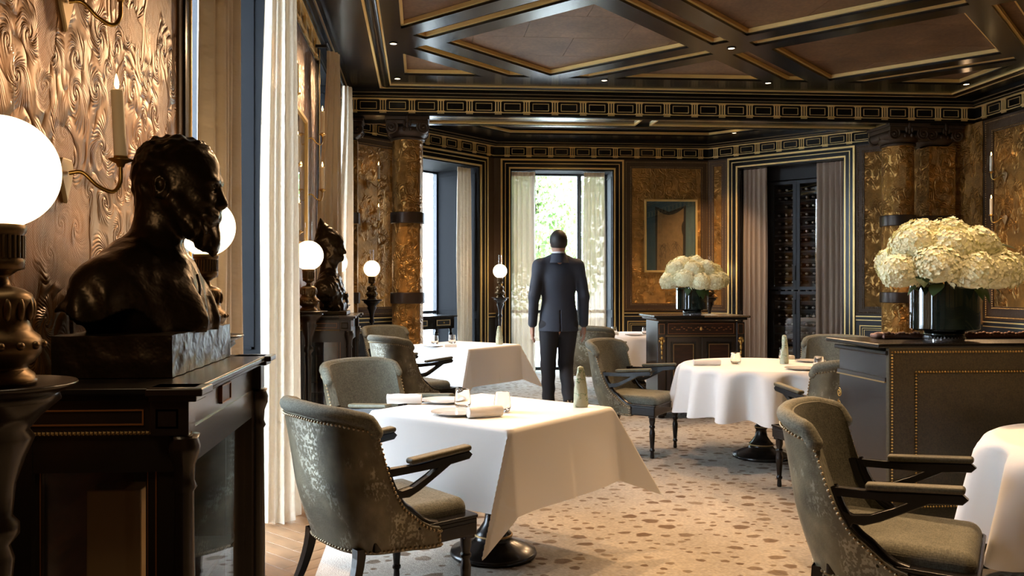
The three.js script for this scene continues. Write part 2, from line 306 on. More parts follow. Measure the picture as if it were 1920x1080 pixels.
// a stamped leather panel in its leather border with two rows of gilt beads
const beadOne = new THREE.OctahedronGeometry(0.0085, 0);
function beads(x0, x1, y0, y1, z) {
  const l = [], s = 0.026;
  for (let x = x0; x <= x1; x += s) for (const y of [y0, y1]) l.push(beadOne.clone().translate(x, y, z));
  for (let y = y0 + s; y < y1; y += s) for (const x of [x0, x1]) l.push(beadOne.clone().translate(x, y, z));
  return l;
}
function leatherPanel(w, x0, x1, y0, y1, mat = M.emboss, border = 0.16) {
  part('leather_border', rectFrame(x0, x1, y0, y1, border, 0, 0.022), M.leatherBand, w);
  part('leather_panel', [span(x0 + border, x1 - border, y0 + border, y1 - border, 0, 0.010)], mat, w);
  part('bead_moulding', beads(x0 + 0.03, x1 - 0.03, y0 + 0.03, y1 - 0.03, 0.024).concat(beads(x0 + border - 0.02, x1 - border + 0.02, y0 + border - 0.02, y1 - border + 0.02, 0.024)), M.goldDull, w);
}
function dado(w, x0, x1) {
  part('dado', [span(x0, x1, 0, 0.94, 0, 0.03), span(x0, x1, 0, 0.14, 0.03, 0.045)], M.blackMatt, w);
  part('dado_gold_line', [span(x0, x1, 0.928, 0.942, 0.03, 0.046), span(x0, x1, 0.878, 0.888, 0.03, 0.040), span(x0, x1, 0.140, 0.150, 0.03, 0.042)], M.gold, w);
  if (x1 - x0 > 0.18) for (const [k, t] of [[0.05, 0.012], [0.085, 0.006], [0.11, 0.006]]) if (x1 - x0 - 2 * k > 0.06) part('dado_gold_frame', rectFrame(x0 + k, x1 - k, 0.17 + k, 0.86 - k, t, 0.03, 0.038), M.gold, w);
}
// a door or window surround of nested black and gilt bars, opening x0..x1 up to y1
function surround(w, x0, x1, y1) {
  const o = 0.15; let a = 0; 
  for (const [wd, z, m] of [[0.026, 0.05, M.gold], [0.040, 0.040, M.black], [0.010, 0.048, M.gold], [0.052, 0.036, M.black], [0.022, 0.030, M.gold]]) {
    part(m === M.gold ? 'gilt_bar' : 'black_bar', rectFrame(x0 - o + a, x1 + o - a, 0, y1 + o - a, wd, 0, z, true), m, w); a += wd;
  }
}
function core(w, len, T, openings, y1 = 3.75, mat = M.blackMatt) {
  const l = []; let x = 0;
  for (const [a, b, top] of openings) { if (a > x) l.push(span(x, a, 0, y1, -T, 0)); l.push(span(a, b, top, y1, -T, 0)); x = b; }
  if (x < len) l.push(span(x, len, 0, y1, -T, 0));
  part('core', l, mat, w);
}
// window leaf: iron bars and panes, in the plane z of the wall's frame
function windowUnit(name, w, x0, x1, y1, z, label, bars) {
  const o = new THREE.Group(); o.name = name; o.position.copy(w.position); o.rotation.copy(w.rotation); o.userData = { kind: 'structure', label, category: 'window' }; scene.add(o);
  part('window_frame', rectFrame(x0, x1, 0, y1, 0.05, z - 0.03, z + 0.03), M.frameIron, o);
  const xs = [x0 + 0.05, ...bars, x1 - 0.05];
  for (const b of bars) part('mullion', [span(b - 0.035, b + 0.035, 0.05, y1 - 0.05, z - 0.035, z + 0.035), span(b - 0.008, b + 0.008, 0.05, y1 - 0.05, z + 0.035, z + 0.05)], M.frameIron, o);
  for (let k = 0; k + 1 < xs.length; k++) {
    part('transom', [span(xs[k], xs[k + 1], 0.92, 0.97, z - 0.02, z + 0.02)], M.frameIron, o);
    for (const [a, b] of [[0.05, 0.92], [0.97, y1 - 0.05]]) part('pane', [span(xs[k], xs[k + 1], a, b, z - 0.002, z + 0.002)], M.glass, o);
  }
  return o;
}
// reveals of an opening: painted side boards and a head board
function reveals(w, x0, x1, y1, T, mat) {
  for (const [a, b] of [[x0, x0 + 0.02], [x1 - 0.02, x1]]) {
    part('reveal', [span(a, b, 0, y1, -T, 0)], mat, w);
    const s = a === x0 ? b : a, d = a === x0 ? 0.008 : -0.008;
    part('reveal_moulding', [[0.12, 0.86], [0.98, y1 - 0.1]].flatMap(([p, q]) => [span(Math.min(s, s + d), Math.max(s, s + d), p, q, -T + 0.07, -T + 0.085), span(Math.min(s, s + d), Math.max(s, s + d), p, q, -0.085, -0.07), span(Math.min(s, s + d), Math.max(s, s + d), p, p + 0.015, -T + 0.07, -0.07), span(Math.min(s, s + d), Math.max(s, s + d), q - 0.015, q, -T + 0.07, -0.07)]), mat, w);
  }
  part('reveal_head', [span(x0, x1, y1 - 0.02, y1, -T, 0)], mat, w);
}

// ---- left wall, x along -z from z = +2; two windows
const zx = (z) => 2 - z;                                    // world z -> local x of the left wall
const wl = struct('wall_left', [XL, 0, 2], Math.PI / 2, 'left wall of stamped gilt leather piers between tall windows');
const W1 = [zx(-3.42), zx(-5.22)], W2 = [zx(-7.66), zx(-8.95)], WT = 0.42, WTOP = 3.50;
core(wl, zx(-10.93), WT + 0.15, [[...W1, WTOP], [...W2, WTOP]]);
for (const [a, b] of [W1, W2]) { reveals(wl, a, b, WTOP, WT, M.blue); part('jamb_moulding', [span(a - 0.075, a, 0, WTOP, 0, 0.03), span(b, b + 0.075, 0, WTOP, 0, 0.03)], M.black, wl); part('jamb_gilt_bead', [span(a - 0.012, a - 0.002, 0, WTOP, 0.03, 0.036), span(b + 0.002, b + 0.012, 0, WTOP, 0.03, 0.036)], M.gold, wl); }
for (const [a, b] of [[0.2, W1[0] - 0.075], [W1[1] + 0.075, W2[0] - 0.075], [W2[1] + 0.075, zx(-9.42)]]) {
  part('dado', [span(a, b, 0, 0.9, 0, 0.02)], M.blackMatt, wl);
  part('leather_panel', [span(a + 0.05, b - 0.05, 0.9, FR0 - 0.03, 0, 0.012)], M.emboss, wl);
  part('leather_border', [span(a, a + 0.05, 0.9, FR0 - 0.03, 0, 0.02), span(b - 0.05, b, 0.9, FR0 - 0.03, 0, 0.02)], M.leatherBand, wl);
  entablature(wl, a, b, { cornice: false, first: 0.12 });
}
part('cornice', [span(0, zx(BEAM), FR1 + 0.010, 3.555, 0, 0.075), span(0, zx(BEAM), 3.555, 3.585, 0, 0.12), span(0, zx(BEAM), 3.585, HC, 0, 0.165)], M.black, wl);
part('cornice_gold_line', [span(0, zx(BEAM), 3.581, 3.590, 0.12, 0.130)], M.goldDull, wl);
windowUnit('window_1', wl, ...W1, WTOP, -WT, 'tall iron framed window beside the bearded bust', [(W1[0] + W1[1]) / 2]);
windowUnit('window_2', wl, ...W2, WTOP, -WT, 'tall iron framed window beyond the hooded bust', [(W2[0] + W2[1]) / 2]);

// ---- the bay: three walls at 45 degrees to each other
const S2 = Math.SQRT1_2, BL = 2.07 / S2, BR = 2.21 / S2;
const wbl = struct('wall_bay_left', [-0.95, 0, -10.93], Math.PI / 4, 'slanted bay wall of gilt leather behind the left column');
const alongL = (x) => (x + 0.95) / S2;                     // world x -> local x
const OL = [alongL(-0.19), alongL(0.89)], OT = 3.19;
core(wbl, BL, 1.0, [[...OL, OT]]); reveals(wbl, ...OL, OT, 0.95, M.blue); surround(wbl, ...OL, OT);
dado(wbl, 0, OL[0] - 0.16); leatherPanel(wbl, 0.02, OL[0] - 0.17, 0.96, FR0 - 0.04, M.embossFine, 0.12);
part('leather_border', [span(OL[1] + 0.15, BL, 0.94, FR0 - 0.03, 0, 0.012)], M.leatherBand, wbl); dado(wbl, OL[1] + 0.16, BL);
entablature(wbl, 0, BL, { first: 0.1 });
windowUnit('window_3', wbl, ...OL, OT, -0.9, 'bay window half hidden by the left column', [(OL[0] + OL[1]) / 2]);

const wb = struct('wall_back', [1.12, 0, -13], 0, 'back wall of the bay with window and framed picture');
const OB = [1.38 - 1.12, 3.02 - 1.12];
core(wb, 3.42, 0.55, [[...OB, OT]]); reveals(wb, ...OB, OT, 0.5, M.blue); surround(wb, ...OB, OT);
part('leather_border', [span(0, OB[0] - 0.15, 0.94, FR0 - 0.03, 0, 0.012)], M.leatherBand, wb);
dado(wb, OB[1] + 0.16, 3.42); leatherPanel(wb, OB[1] + 0.16, 3.42, 0.96, FR0 - 0.04, M.embossFine, 0.125);
entablature(wb, 0, 3.42, { first: 0.21, step: 0.342 });
windowUnit('window_4', wb, ...OB, OT, -0.45, 'bay window in front of the walking man', [1.80 - 1.12, 2.55 - 1.12]);

const wbr = struct('wall_bay_right', [4.54, 0, -13], -Math.PI / 4, 'slanted bay wall with the curtained wine room opening');
const OR = [0.49, 2.08];
core(wbr, BR, 0.2, [[...OR, OT]]); reveals(wbr, ...OR, OT, 0.2, M.black); surround(wbr, ...OR, OT);
leatherPanel(wbr, 0, OR[0] - 0.16, 0.96, FR0 - 0.04, M.embossFine, 0.1); dado(wbr, 0, OR[0] - 0.16);
leatherPanel(wbr, OR[1] + 0.16, BR - 0.02, 0.96, FR0 - 0.04, M.embossFine, 0.11); dado(wbr, OR[1] + 0.16, BR);
entablature(wbr, 0, BR, { first: 0.14 });

// ---- right wall and the wall behind the camera
const wr = struct('wall_right', [XR, 0, -10.84], -Math.PI / 2, 'right wall of stamped leather with candle sconces');
core(wr, 12.84, 0.25, []); entablature(wr, 1.06, 12.84, { first: 0.2 });
for (let k = 0; k < 5; k++) { leatherPanel(wr, 1.25 + k * 2.3, 3.5 + k * 2.3, 0.96, FR0 - 0.04, M.embossFine, 0.16); dado(wr, 1.25 + k * 2.3, 3.5 + k * 2.3); }
part('leather_panel', [span(0.02, 1.2, 0.9, FR0 - 0.03, 0, 0.01)], M.embossFine, wr);
const wn = struct('wall_near', [XR, 0, 2], Math.PI, 'dark panelled wall facing the bay');
core(wn, XR - XL, 0.25, []); entablature(wn, 0, XR - XL, { first: 0.2 }); for (let k = 0; k < 3; k++) leatherPanel(wn, 0.1 + k * 2.5, 2.5 + k * 2.5, 0.96, FR0 - 0.04, M.embossFine, 0.16);

// ---- the beam on its columns
const beam = struct('trim_1', [XL, 0, BEAM], 0, 'black and gilt beam carried across the room by columns', 'beam');
const BLEN = XR - XL;
part('beam_body', [span(0, BLEN, 3.375, 3.75, -0.57, 0)], M.black, beam);
entablature(beam, 0, BLEN, { first: 0.17, step: 0.335 });
{
  const g = [], panels = [[0.98, 3.6], [3.78, 6.72]];
  for (const [a, b] of panels) { g.push(...[[a, b, -0.11, -0.13], [a, b, -0.46, -0.48]].map(([p, q, z0, z1]) => span(p, q, 3.352, 3.375, z1, z0)), span(a, a + 0.02, 3.352, 3.375, -0.48, -0.11), span(b - 0.02, b, 3.352, 3.375, -0.48, -0.11)); }
  part('soffit_gilt_bead', g, M.gold, beam);
  part('soffit_edge', [span(0, BLEN, 3.345, 3.375, -0.08, 0), span(0, BLEN, 3.345, 3.375, -0.57, -0.50)], M.black, beam);
  entablature2();
  function entablature2() { part('beam_back_gold_line', [span(0, BLEN, FR0 + 0.004, FR0 + 0.016, -0.585, -0.57), span(0, BLEN, FR1, FR1 + 0.012, -0.59, -0.57)], M.gold, beam); }
}

// ---- ceiling: ribs as one slab pierced by the recessed leather fields
const ceiling = struct('ceiling', [0, 0, 0], 0, 'brown leather ceiling in lozenges of black and gilt ribs', 'ceiling');
const P = 3.1, RIB = 0.40, STR = 0.12, FX0 = -0.18, FX1 = 6.03, FZ0 = -9.0, FZ1 = 1.3;
function clip(poly, x0, x1, z0, z1) {
  for (const [k, lim, s] of [[0, x0, 1], [0, x1, -1], [1, z0, 1], [1, z1, -1]]) {
    const out = [];
    for (let i = 0; i < poly.length; i++) {
      const a = poly[i], b = poly[(i + 1) % poly.length], ia = s * (a[k] - lim) >= 0, ib = s * (b[k] - lim) >= 0;
      if (ia) out.push(a);
      if (ia !== ib) { const t = (lim - a[k]) / (b[k] - a[k]); out.push([lerp(a[0], b[0], t), lerp(a[1], b[1], t)]); }
    }
    poly = out; if (poly.length < 3) return [];
  }
  return poly;
}
const area = (p) => Math.abs(p.reduce((s, a, i) => { const b = p[(i + 1) % p.length]; return s + a[0] * b[1] - b[0] * a[1]; }, 0)) / 2;
const fields = [];
const ab = (a, b) => [CXN + (a + b) / 2, CZN + (b - a) / 2];
for (let i = -6; i < 6; i++) for (let j = -6; j < 6; j++) {
  const q = (a0, a1, b0, b1) => [ab(a0, b0), ab(a1, b0), ab(a1, b1), ab(a0, b1)];
  fields.push([q(P * i + RIB, P * (i + 1) - RIB, P * j + RIB, P * (j + 1) - RIB), 1]);
  fields.push([q(P * i - STR, P * i + STR, P * j + 0.30, P * (j + 1) - 0.30), 0]);
  fields.push([q(P * j + 0.30, P * (j + 1) - 0.30, P * i - STR, P * i + STR), 0]);
}
const flat = (poly, y0, y1) => { // prism of a floor-plan polygon
  const s = new THREE.Shape(poly.map(([x, z]) => new THREE.Vector2(x, -z))); return new THREE.ExtrudeGeometry(s, { depth: y1 - y0, bevelEnabled: false }).rotateX(-Math.PI / 2).translate(0, y0, 0);
};
function recessed(outer, holes, tiles) {
  const s = new THREE.Shape(outer.map(([x, z]) => new THREE.Vector2(x, -z)));
  for (const h of holes) s.holes.push(new THREE.Path(h.map(([x, z]) => new THREE.Vector2(x, -z))));
  part('rib_lattice', new THREE.ExtrudeGeometry(s, { depth: 0.06, bevelEnabled: false }).rotateX(-Math.PI / 2).translate(0, HC, 0), M.black, ceiling);
  for (const h of holes) {
    const c = h.reduce((p, q) => [p[0] + q[0] / h.length, p[1] + q[1] / h.length], [0, 0]), bead = [];
    for (let i = 0; i < h.length; i++) {
      const a = h[i], b = h[(i + 1) % h.length], dx = b[0] - a[0], dz = b[1] - a[1], L = Math.hypot(dx, dz); if (L < 0.03) continue;
      let nx = -dz / L, nz = dx / L; if ((c[0] - a[0]) * nx + (c[1] - a[1]) * nz < 0) { nx = -nx; nz = -nz; }
      bead.push(bar([a[0] + nx * 0.012, HC + 0.040, a[1] + nz * 0.012], [b[0] + nx * 0.012, HC + 0.040, b[1] + nz * 0.012], 0.026, 0.034));
    }
    part('gilt_bead', bead, M.gold, ceiling);
    if (tiles(h)) {
      let row = 0;
      for (let z = -9.6; z < 1.4; z += 0.62, row++) for (let x = -1.4 + (row % 2) * 0.47; x < 6.6; x += 0.94) {
        const t = clip(h, x + 0.0022, x + 0.9378, z + 0.0022, z + 0.6178); if (t.length > 2 && area(t) > 0.002) part('leather_tile', flat(t, HC + 0.060, HC + 0.067), M.ceil, ceiling);
      }
    } else part('leather_field', flat(h, HC + 0.060, HC + 0.067), M.ceil, ceiling);
  }
}
const holes = fields.map(([p]) => clip(p, FX0, FX1, FZ0, FZ1)).filter((p) => p.length > 2 && area(p) > 0.02);
recessed([[XL, 2], [XR, 2], [XR, BEAM], [XL, BEAM]], holes, (h) => area(h) > 0.9 && h.some((q) => q[1] < -5));
{ // border of the ceiling field: gilt fillets each side of a black roll
  const y = HC, X0 = -0.46, X1 = 6.32, Z0 = -9.52, g = [], r = [];
  for (const [k, w, h] of [[0, 0.022, 0.02], [0.115, 0.016, 0.016]]) g.push(span(X0 + k - w / 2, X0 + k + w / 2, y - h, y, Z0 + k - w / 2, 2), span(X1 - k - w / 2, X1 - k + w / 2, y - h, y, Z0 + k - w / 2, 2), span(X0 + k, X1 - k, y - h, y, Z0 + k - w / 2, Z0 + k + w / 2));
  for (const x of [X0 + 0.06, X1 - 0.06]) r.push(new THREE.CylinderGeometry(0.045, 0.045, 2 - Z0 - 0.06, 14).scale(1, 1, 0.6).rotateX(Math.PI / 2).translate(x, y, (2 + Z0 + 0.06) / 2));
  r.push(new THREE.CylinderGeometry(0.045, 0.045, X1 - X0 - 0.12, 14).rotateZ(Math.PI / 2).scale(1, 0.6, 1).translate((X0 + X1) / 2, y, Z0 + 0.06));
  part('border_gilt_fillet', g, M.gold, ceiling); part('border_roll', r, M.black, ceiling);
}
const bayIn = [[0.75, -10.62], [-0.02, -11.05], [1.32, -12.4], [4.34, -12.4], [5.72, -11.05], [5.0, -10.62]];
recessed([[XL, BEAMB], [XR, BEAMB], [XR, -10.84], [4.54, -13], [1.12, -13], [XL, -10.93]], [bayIn], () => true);
part('slab', [span(-1.6, 7.1, 3.70, 3.9, -13.7, 2.4)], M.blackMatt, ceiling);

// ---- columns
function volute(x, y, z, s, turnY) {
  const p = []; for (let k = 0; k <= 44; k++) { const a = k / 44 * Math.PI * 4.2, r = 0.078 * (1 - k / 50); p.push([-s * r * Math.sin(a), r * Math.cos(a), 0]); }
  return [tube(p, 0.013, 60, 6).translate(x, y, z), cyl(0.070, 0.070, 0.03, 0, 0, 0, 20).rotateX(Math.PI / 2).translate(x, y, z - 0.012), ball(0.018, x, y, z + 0.006)];
}
function column(pos, label, round = true, r = 0.185) {
  const c = thing('column', label, 'column', pos), top = 3.345, ch = 0.25, y0 = top - ch;
  if (round) part('shaft', lathe([[r, 0.12], [r, 1.6], [r * 0.985, y0]], 40), M.embossFine, c, true);
  else part('shaft', [span(-r, r, 0.1, y0, -r, r)], M.embossFine, c);
  if (round) { const uv = c.children[0].geometry.attributes.uv; for (let i = 0; i < uv.count; i++) uv.setXY(i, uv.getX(i) * 2 * Math.PI * r, uv.getY(i) * 3.1); }
  for (const y of [1.22, 2.17]) part('collar', round ? lathe([[r, -0.066], [r + 0.016, -0.066], [r + 0.022, -0.058], [r + 0.022, 0.058], [r + 0.016, 0.066], [r, 0.066]], 40, 0, y, 0) : rbox(2 * r + 0.04, 0.13, 2 * r + 0.04, 0.006, 0, y, 0), M.ring, c);
  part('plinth', round ? [lathe([[0, 0], [r + 0.05, 0], [r + 0.05, 0.07], [r + 0.03, 0.1], [r + 0.01, 0.13], [r - 0.02, 0.13]], 40)] : rbox(2 * r + 0.08, 0.13, 2 * r + 0.08, 0.01, 0, 0.065, 0), M.ring, c);
  const w = round ? 0.26 : r + 0.075, k = w / 0.26;
  const cp = part('capital', [rbox(2 * w, 0.035, 2 * w, 0.006, 0, top - 0.0175, 0), rbox(2 * w - 0.03, 0.05, 2 * w - 0.03, 0.012, 0, top - 0.06, 0), lathe([[r - 0.01, -0.06], [r + 0.03, -0.03], [r + 0.045, 0.02], [r + 0.03, 0.06]], 32, 0, y0 + 0.08, 0), ...(round ? [lathe([[r - 0.01, -0.02], [r + 0.018, -0.012], [r + 0.018, 0.012], [r - 0.01, 0.02]], 32, 0, y0 + 0.01, 0)] : [])], M.capital, c);
  const vol = []; for (const s of [-1, 1]) { const zf = w - 0.025, xv = w - 0.075; vol.push(...volute(s * xv, top - 0.125, zf, s)); vol.push(...volute(s * xv, top - 0.125, zf, s).map((g) => g.rotateY(Math.PI))); vol.push(cyl(0.06, 0.06, 2 * zf, 0, 0, 0, 18).rotateX(Math.PI / 2).translate(s * xv, top - 0.125, 0)); }
  part('volute', vol, M.capital, c);
  const eggs = []; for (let k = 0; k < 18; k++) { const a = k / 18 * Math.PI * 2; eggs.push(ball(0.017, Math.cos(a) * (r + 0.05), y0 + 0.105, Math.sin(a) * (r + 0.05), 1, 1.5, 1, 8, 6)); }
  part('egg_moulding', eggs, M.capital, c);
  part('leaf_ornament', [ball(0.03, 0, top - 0.03, 0.25, 0.8, 1.5, 0.7, 10, 8), ball(0.022, -0.035, top - 0.075, 0.25, 0.7, 1.7, 0.7, 10, 8), ball(0.022, 0.035, top - 0.075, 0.25, 0.7, 1.7, 0.7, 10, 8), ball(0.02, 0, top - 0.10, 0.25, 0.8, 1.6, 0.7, 10, 8)], M.capital, c);
  return c;
}
column([-0.165, 0, -10.06], 'gilt leather column with scrolled capital left of the bay window');
column([5.93, 0, -10.06], 'gilt leather column behind the large white bouquet');
column([6.45, 0, -10.14], 'square leather pilaster in the corner beside the right wall sconces', false, 0.17);
column([-0.845, 0, -10.1], 'square leather pilaster half hidden by the far window curtain', false, 0.085);

// ================================================================ FURNITURE
// ---- tub armchair, facing local +z
function planCurve(t) {                                   // t -1..1 round the back, from one front end to the other
  const s = Math.sign(t), a = Math.abs(t), e = 0.72;
  if (a <= 0.8) { const f = a / 0.8 * Math.PI / 2; return [s * 0.285 * Math.pow(Math.sin(f), e), -0.02 - 0.255 * Math.pow(Math.cos(f), e)]; }
  return [s * (0.285 + 0.005 * (a - 0.8) / 0.2), -0.02 + (a - 0.8) / 0.2 * 0.115];
}
const EDGE = [[0, 0.90], [0.35, 0.893], [0.56, 0.872], [0.60, 0.85], [0.635, 0.79], [0.66, 0.69], [0.70, 0.595], [0.75, 0.525], [0.81, 0.47], [0.88, 0.432], [0.94, 0.413], [1, 0.405]];
const edgeY = (t) => { const a = Math.abs(t); for (let i = 1; i < EDGE.length; i++) if (a <= EDGE[i][0]) { const [p, q] = [EDGE[i - 1], EDGE[i]]; return lerp(p[1], q[1], (a - p[0]) / (q[0] - p[0])); } return 0.405; };
function shellPoint(t, y, off) {
  const e = 0.004, p = planCurve(t), a = planCurve(clamp(t - e, -1, 1)), b = planCurve(clamp(t + e, -1, 1)); let nx = b[1] - a[1], nz = -(b[0] - a[0]); const L = Math.hypot(nx, nz) || 1; nx /= L; nz /= L;
  const k = Math.max(0, (y - 0.33) / 0.55), ln = 0.078 * Math.pow(k, 1.25);
  const low = 0.045 * Math.pow(Math.max(0, 1 - k * 2.2), 1.6) * (1 - sm(0.7, 0.95, Math.abs(t)));        // drawn in towards the feet
  return [p[0] + nx * (off - low) + nx * ln * 0.42, y, p[1] + nz * (off - low) - ln * 1.0];
}
function makeChair() {
  const c = thing('armchair', '', 'chair');
  const T = (u) => (u * 2 - 1), Y0 = 0.325;
  part('outer_shell', [grid(64, 14, (u, v) => { const t = T(1 - u), p = shellPoint(t, lerp(Y0, edgeY(t), v), 0.022); return [...p, t * 0.62, p[1]]; }), grid(64, 2, (u, v) => { const t = T(u), p = shellPoint(t, Y0, lerp(-0.03, 0.022, v)); return [...p, t * 0.6, v * 0.05]; }),
    ...[-1, 1].map((s) => grid(2, 4, (u, v) => { const w = s > 0 ? u : 1 - u; const p = shellPoint(s, lerp(Y0, 0.405, v), lerp(0.022, -0.03, w)); return [...p, w * 0.05, v * 0.08]; }))], M.damask, c, true);
  part('inner_back', [grid(64, 12, (u, v) => { const t = T(u), p = shellPoint(t, lerp(0.40, edgeY(t), v), -0.03 + 0.012 * Math.sin(v * 3.1)); return [...p, t * 0.6, p[1]]; }), grid(64, 2, (u, v) => { const t = T(1 - u), p = shellPoint(t, edgeY(t) + 0.006 * Math.sin(v * Math.PI), lerp(0.022, -0.03, v)); return [...p, t * 0.6, v * 0.05]; })], M.fabric, c, true);
  const top = []; for (let k = 0; k <= 22; k++) { const t = lerp(-0.615, 0.615, k / 22); const p = shellPoint(t, edgeY(t) - 0.012, 0.004); top.push(p); }
  part('top_roll', [tube(top, 0.030, 44, 12), ball(0.030, ...top[0], 1, 1, 1, 12, 10), ball(0.030, ...top[22], 1, 1, 1, 12, 10)], M.fabric, c);
  // nails round the shell's edges
  const nails = [], nail = new THREE.OctahedronGeometry(0.0062, 1);
  const put = (p) => nails.push(nail.clone().translate(...p));
  let last = null; const walk = (pts, s) => { last = null; for (const p of pts) { if (!last || Math.hypot(p[0] - last[0], p[1] - last[1], p[2] - last[2]) >= s) { put(p); last = p; } } };
  walk(Array.from({ length: 1200 }, (_, k) => { const t = lerp(-1, 1, k / 1199); return shellPoint(t, edgeY(t) - (Math.abs(t) < 0.6 ? 0.05 : 0.014), 0.025); }), 0.0175);
  walk(Array.from({ length: 600 }, (_, k) => shellPoint(lerp(-1, 1, k / 599), Y0 + 0.012, 0.0245)), 0.0175);
  for (const s of [-0.985, 0.985]) walk(Array.from({ length: 60 }, (_, k) => shellPoint(s, lerp(Y0 + 0.012, 0.395, k / 59), 0.0245)), 0.0175);
  const nm = part('nail_trim', nails, M.nail, c); nm.userData.kind = 'stuff';
  // wooden frame
  const edge = (s) => tube(Array.from({ length: 16 }, (_, k) => { const t = lerp(0.672, 1, k / 15); return shellPoint(s * t, edgeY(t) + 0.004, -0.014); }), 0.02, 30, 8);
  part('seat_frame', [edge(1), edge(-1), rbox(0.06, 0.075, 0.235, 0.008, 0.268, 0.372, 0.172), rbox(0.06, 0.075, 0.235, 0.008, -0.268, 0.372, 0.172), rbox(0.56, 0.075, 0.05, 0.008, 0, 0.372, 0.265), rbox(0.5, 0.05, 0.42, 0.01, 0, 0.36, 0.03), ...[-1, 1].flatMap((s) => [box(0.006, 0.008, 0.22, s * 0.299, 0.385, 0.172)]), rbox(0.585, 0.014, 0.06, 0.004, 0, 0.414, 0.265), rbox(0.07, 0.014, 0.3, 0.004, 0.268, 0.414, 0.14), rbox(0.07, 0.014, 0.3, 0.004, -0.268, 0.414, 0.14)], M.black, c);
  const cush = new RoundedBoxGeometry(0.5, 0.10, 0.50, 5, 0.045); { const p = cush.attributes.position; for (let i = 0; i < p.count; i++) { const x = p.getX(i) / 0.25, z = p.getZ(i) / 0.25, y = p.getY(i); if (y > 0) p.setY(i, y + 0.022 * (1 - x * x) * (1 - z * z * 0.8)); } cush.computeVertexNormals(); }
  part('seat_cushion', cush.translate(0, 0.43, 0.035), M.fabric, c);
  // arms: a bar with a looped strut below, a pad on top
  const sh = new THREE.Shape([[-0.20, 0.660], [0.0, 0.662], [0.245, 0.684], [0.258, 0.672], [0.245, 0.658], [0.150, 0.648], [0.085, 0.612], [0.0, 0.566], [-0.05, 0.546], [-0.085, 0.548], [-0.10, 0.520], [-0.12, 0.500], [-0.15, 0.52], [-0.19, 0.60]].map((q) => new THREE.Vector2(...q)));
  sh.holes.push(new THREE.Path([[-0.135, 0.634], [0.09, 0.640], [0.045, 0.615], [-0.03, 0.580], [-0.085, 0.572], [-0.125, 0.588], [-0.143, 0.612]].map((q) => new THREE.Vector2(...q))));
  for (const s of [-1, 1]) {
    const a = part('arm', new THREE.ExtrudeGeometry(sh, { depth: 0.026, bevelEnabled: true, bevelSize: 0.004, bevelThickness: 0.004, bevelSegments: 2 }).rotateY(-Math.PI / 2).translate(s * 0.283 + 0.013, 0, 0), M.black, c);
    const pad = new RoundedBoxGeometry(0.052, 0.024, 0.30, 3, 0.011).rotateX(-0.075).translate(s * 0.283, 0.690, 0.105);
    part('arm_pad', pad, M.armPad, a);
  }
  const leg = lathe([[0, 0], [0.013, 0], [0.016, 0.01], [0.013, 0.05], [0.02, 0.058], [0.02, 0.068], [0.015, 0.074], [0.016, 0.09], [0.022, 0.17], [0.023, 0.20], [0.016, 0.235], [0.023, 0.243], [0.023, 0.255], [0.017, 0.262], [0.024, 0.29], [0.024, 0.345]], 16);
  for (const s of [-1, 1]) part('leg', [leg.clone().translate(s * 0.262, 0, 0.255), rbox(0.052, 0.05, 0.052, 0.005, s * 0.264, 0.345, 0.258)], M.black, c);
  for (const s of [-1, 1]) part('leg', [grid(4, 10, (u, v) => { const a = (Math.floor(u * 4) % 4) * Math.PI / 2 + Math.PI / 4, y = 0.35 * (1 - v), w = lerp(0.028, 0.017, v), z = -0.215 - 0.14 * Math.pow(v, 1.7); return [s * (0.195 + 0.02 * v) + Math.cos(a) * w, y, z + Math.sin(a) * w]; }).toNonIndexed()], M.black, c);
  c.children.filter((m) => m.name === 'leg').slice(2).forEach((m) => m.geometry.computeVertexNormals());
  return c;
}
M.armPad = std(rgb(0.105, 0.098, 0.060), 0.55, 0, { map: weaveTex });
const ch0 = makeChair();
const face = (fx, fz) => Math.atan2(fx, fz);
let firstChair = true;
function chair(x, z, f, label) {
  const turn = face(...f), g = 'upholstered tub armchairs';
  if (firstChair) { firstChair = false; ch0.position.set(x, 0, z); ch0.rotation.y = turn; ch0.userData.label = label; ch0.userData.group = g; return ch0; }
  return dup(ch0, [x, 0, z], turn, label, g);
}
chair(-0.175, -3.55, [0.82, -0.57], 'armchair seen from behind at the near left of the nearest square table');
chair(-0.19, -5.04, [0.76, 0.65], 'armchair facing the camera on the window side of the nearest square table');
chair(-0.09, -7.86, [0.82, -0.57], 'armchair seen from behind at the farther square table');
chair(-0.26, -9.42, [0.66, 0.75], 'pale armchair beyond the farther square table, just below the column');
chair(2.02, -9.68, [0.55, -0.83], 'gilt backed armchair directly behind the walking man');
chair(1.775, -6.88, [0.80, 0.60], 'armchair facing right on the left of the round table');
chair(2.72, -5.32, [-0.12, -0.99], 'armchair with its gilt back towards the leather counter');
chair(1.735, -2.99, [0.80, 0.60], 'nearest armchair at right with silvery back and studded edge');
chair(3.62, -7.25, [-0.75, 0.66], 'pale armchair behind the round table, half hidden by the counter');

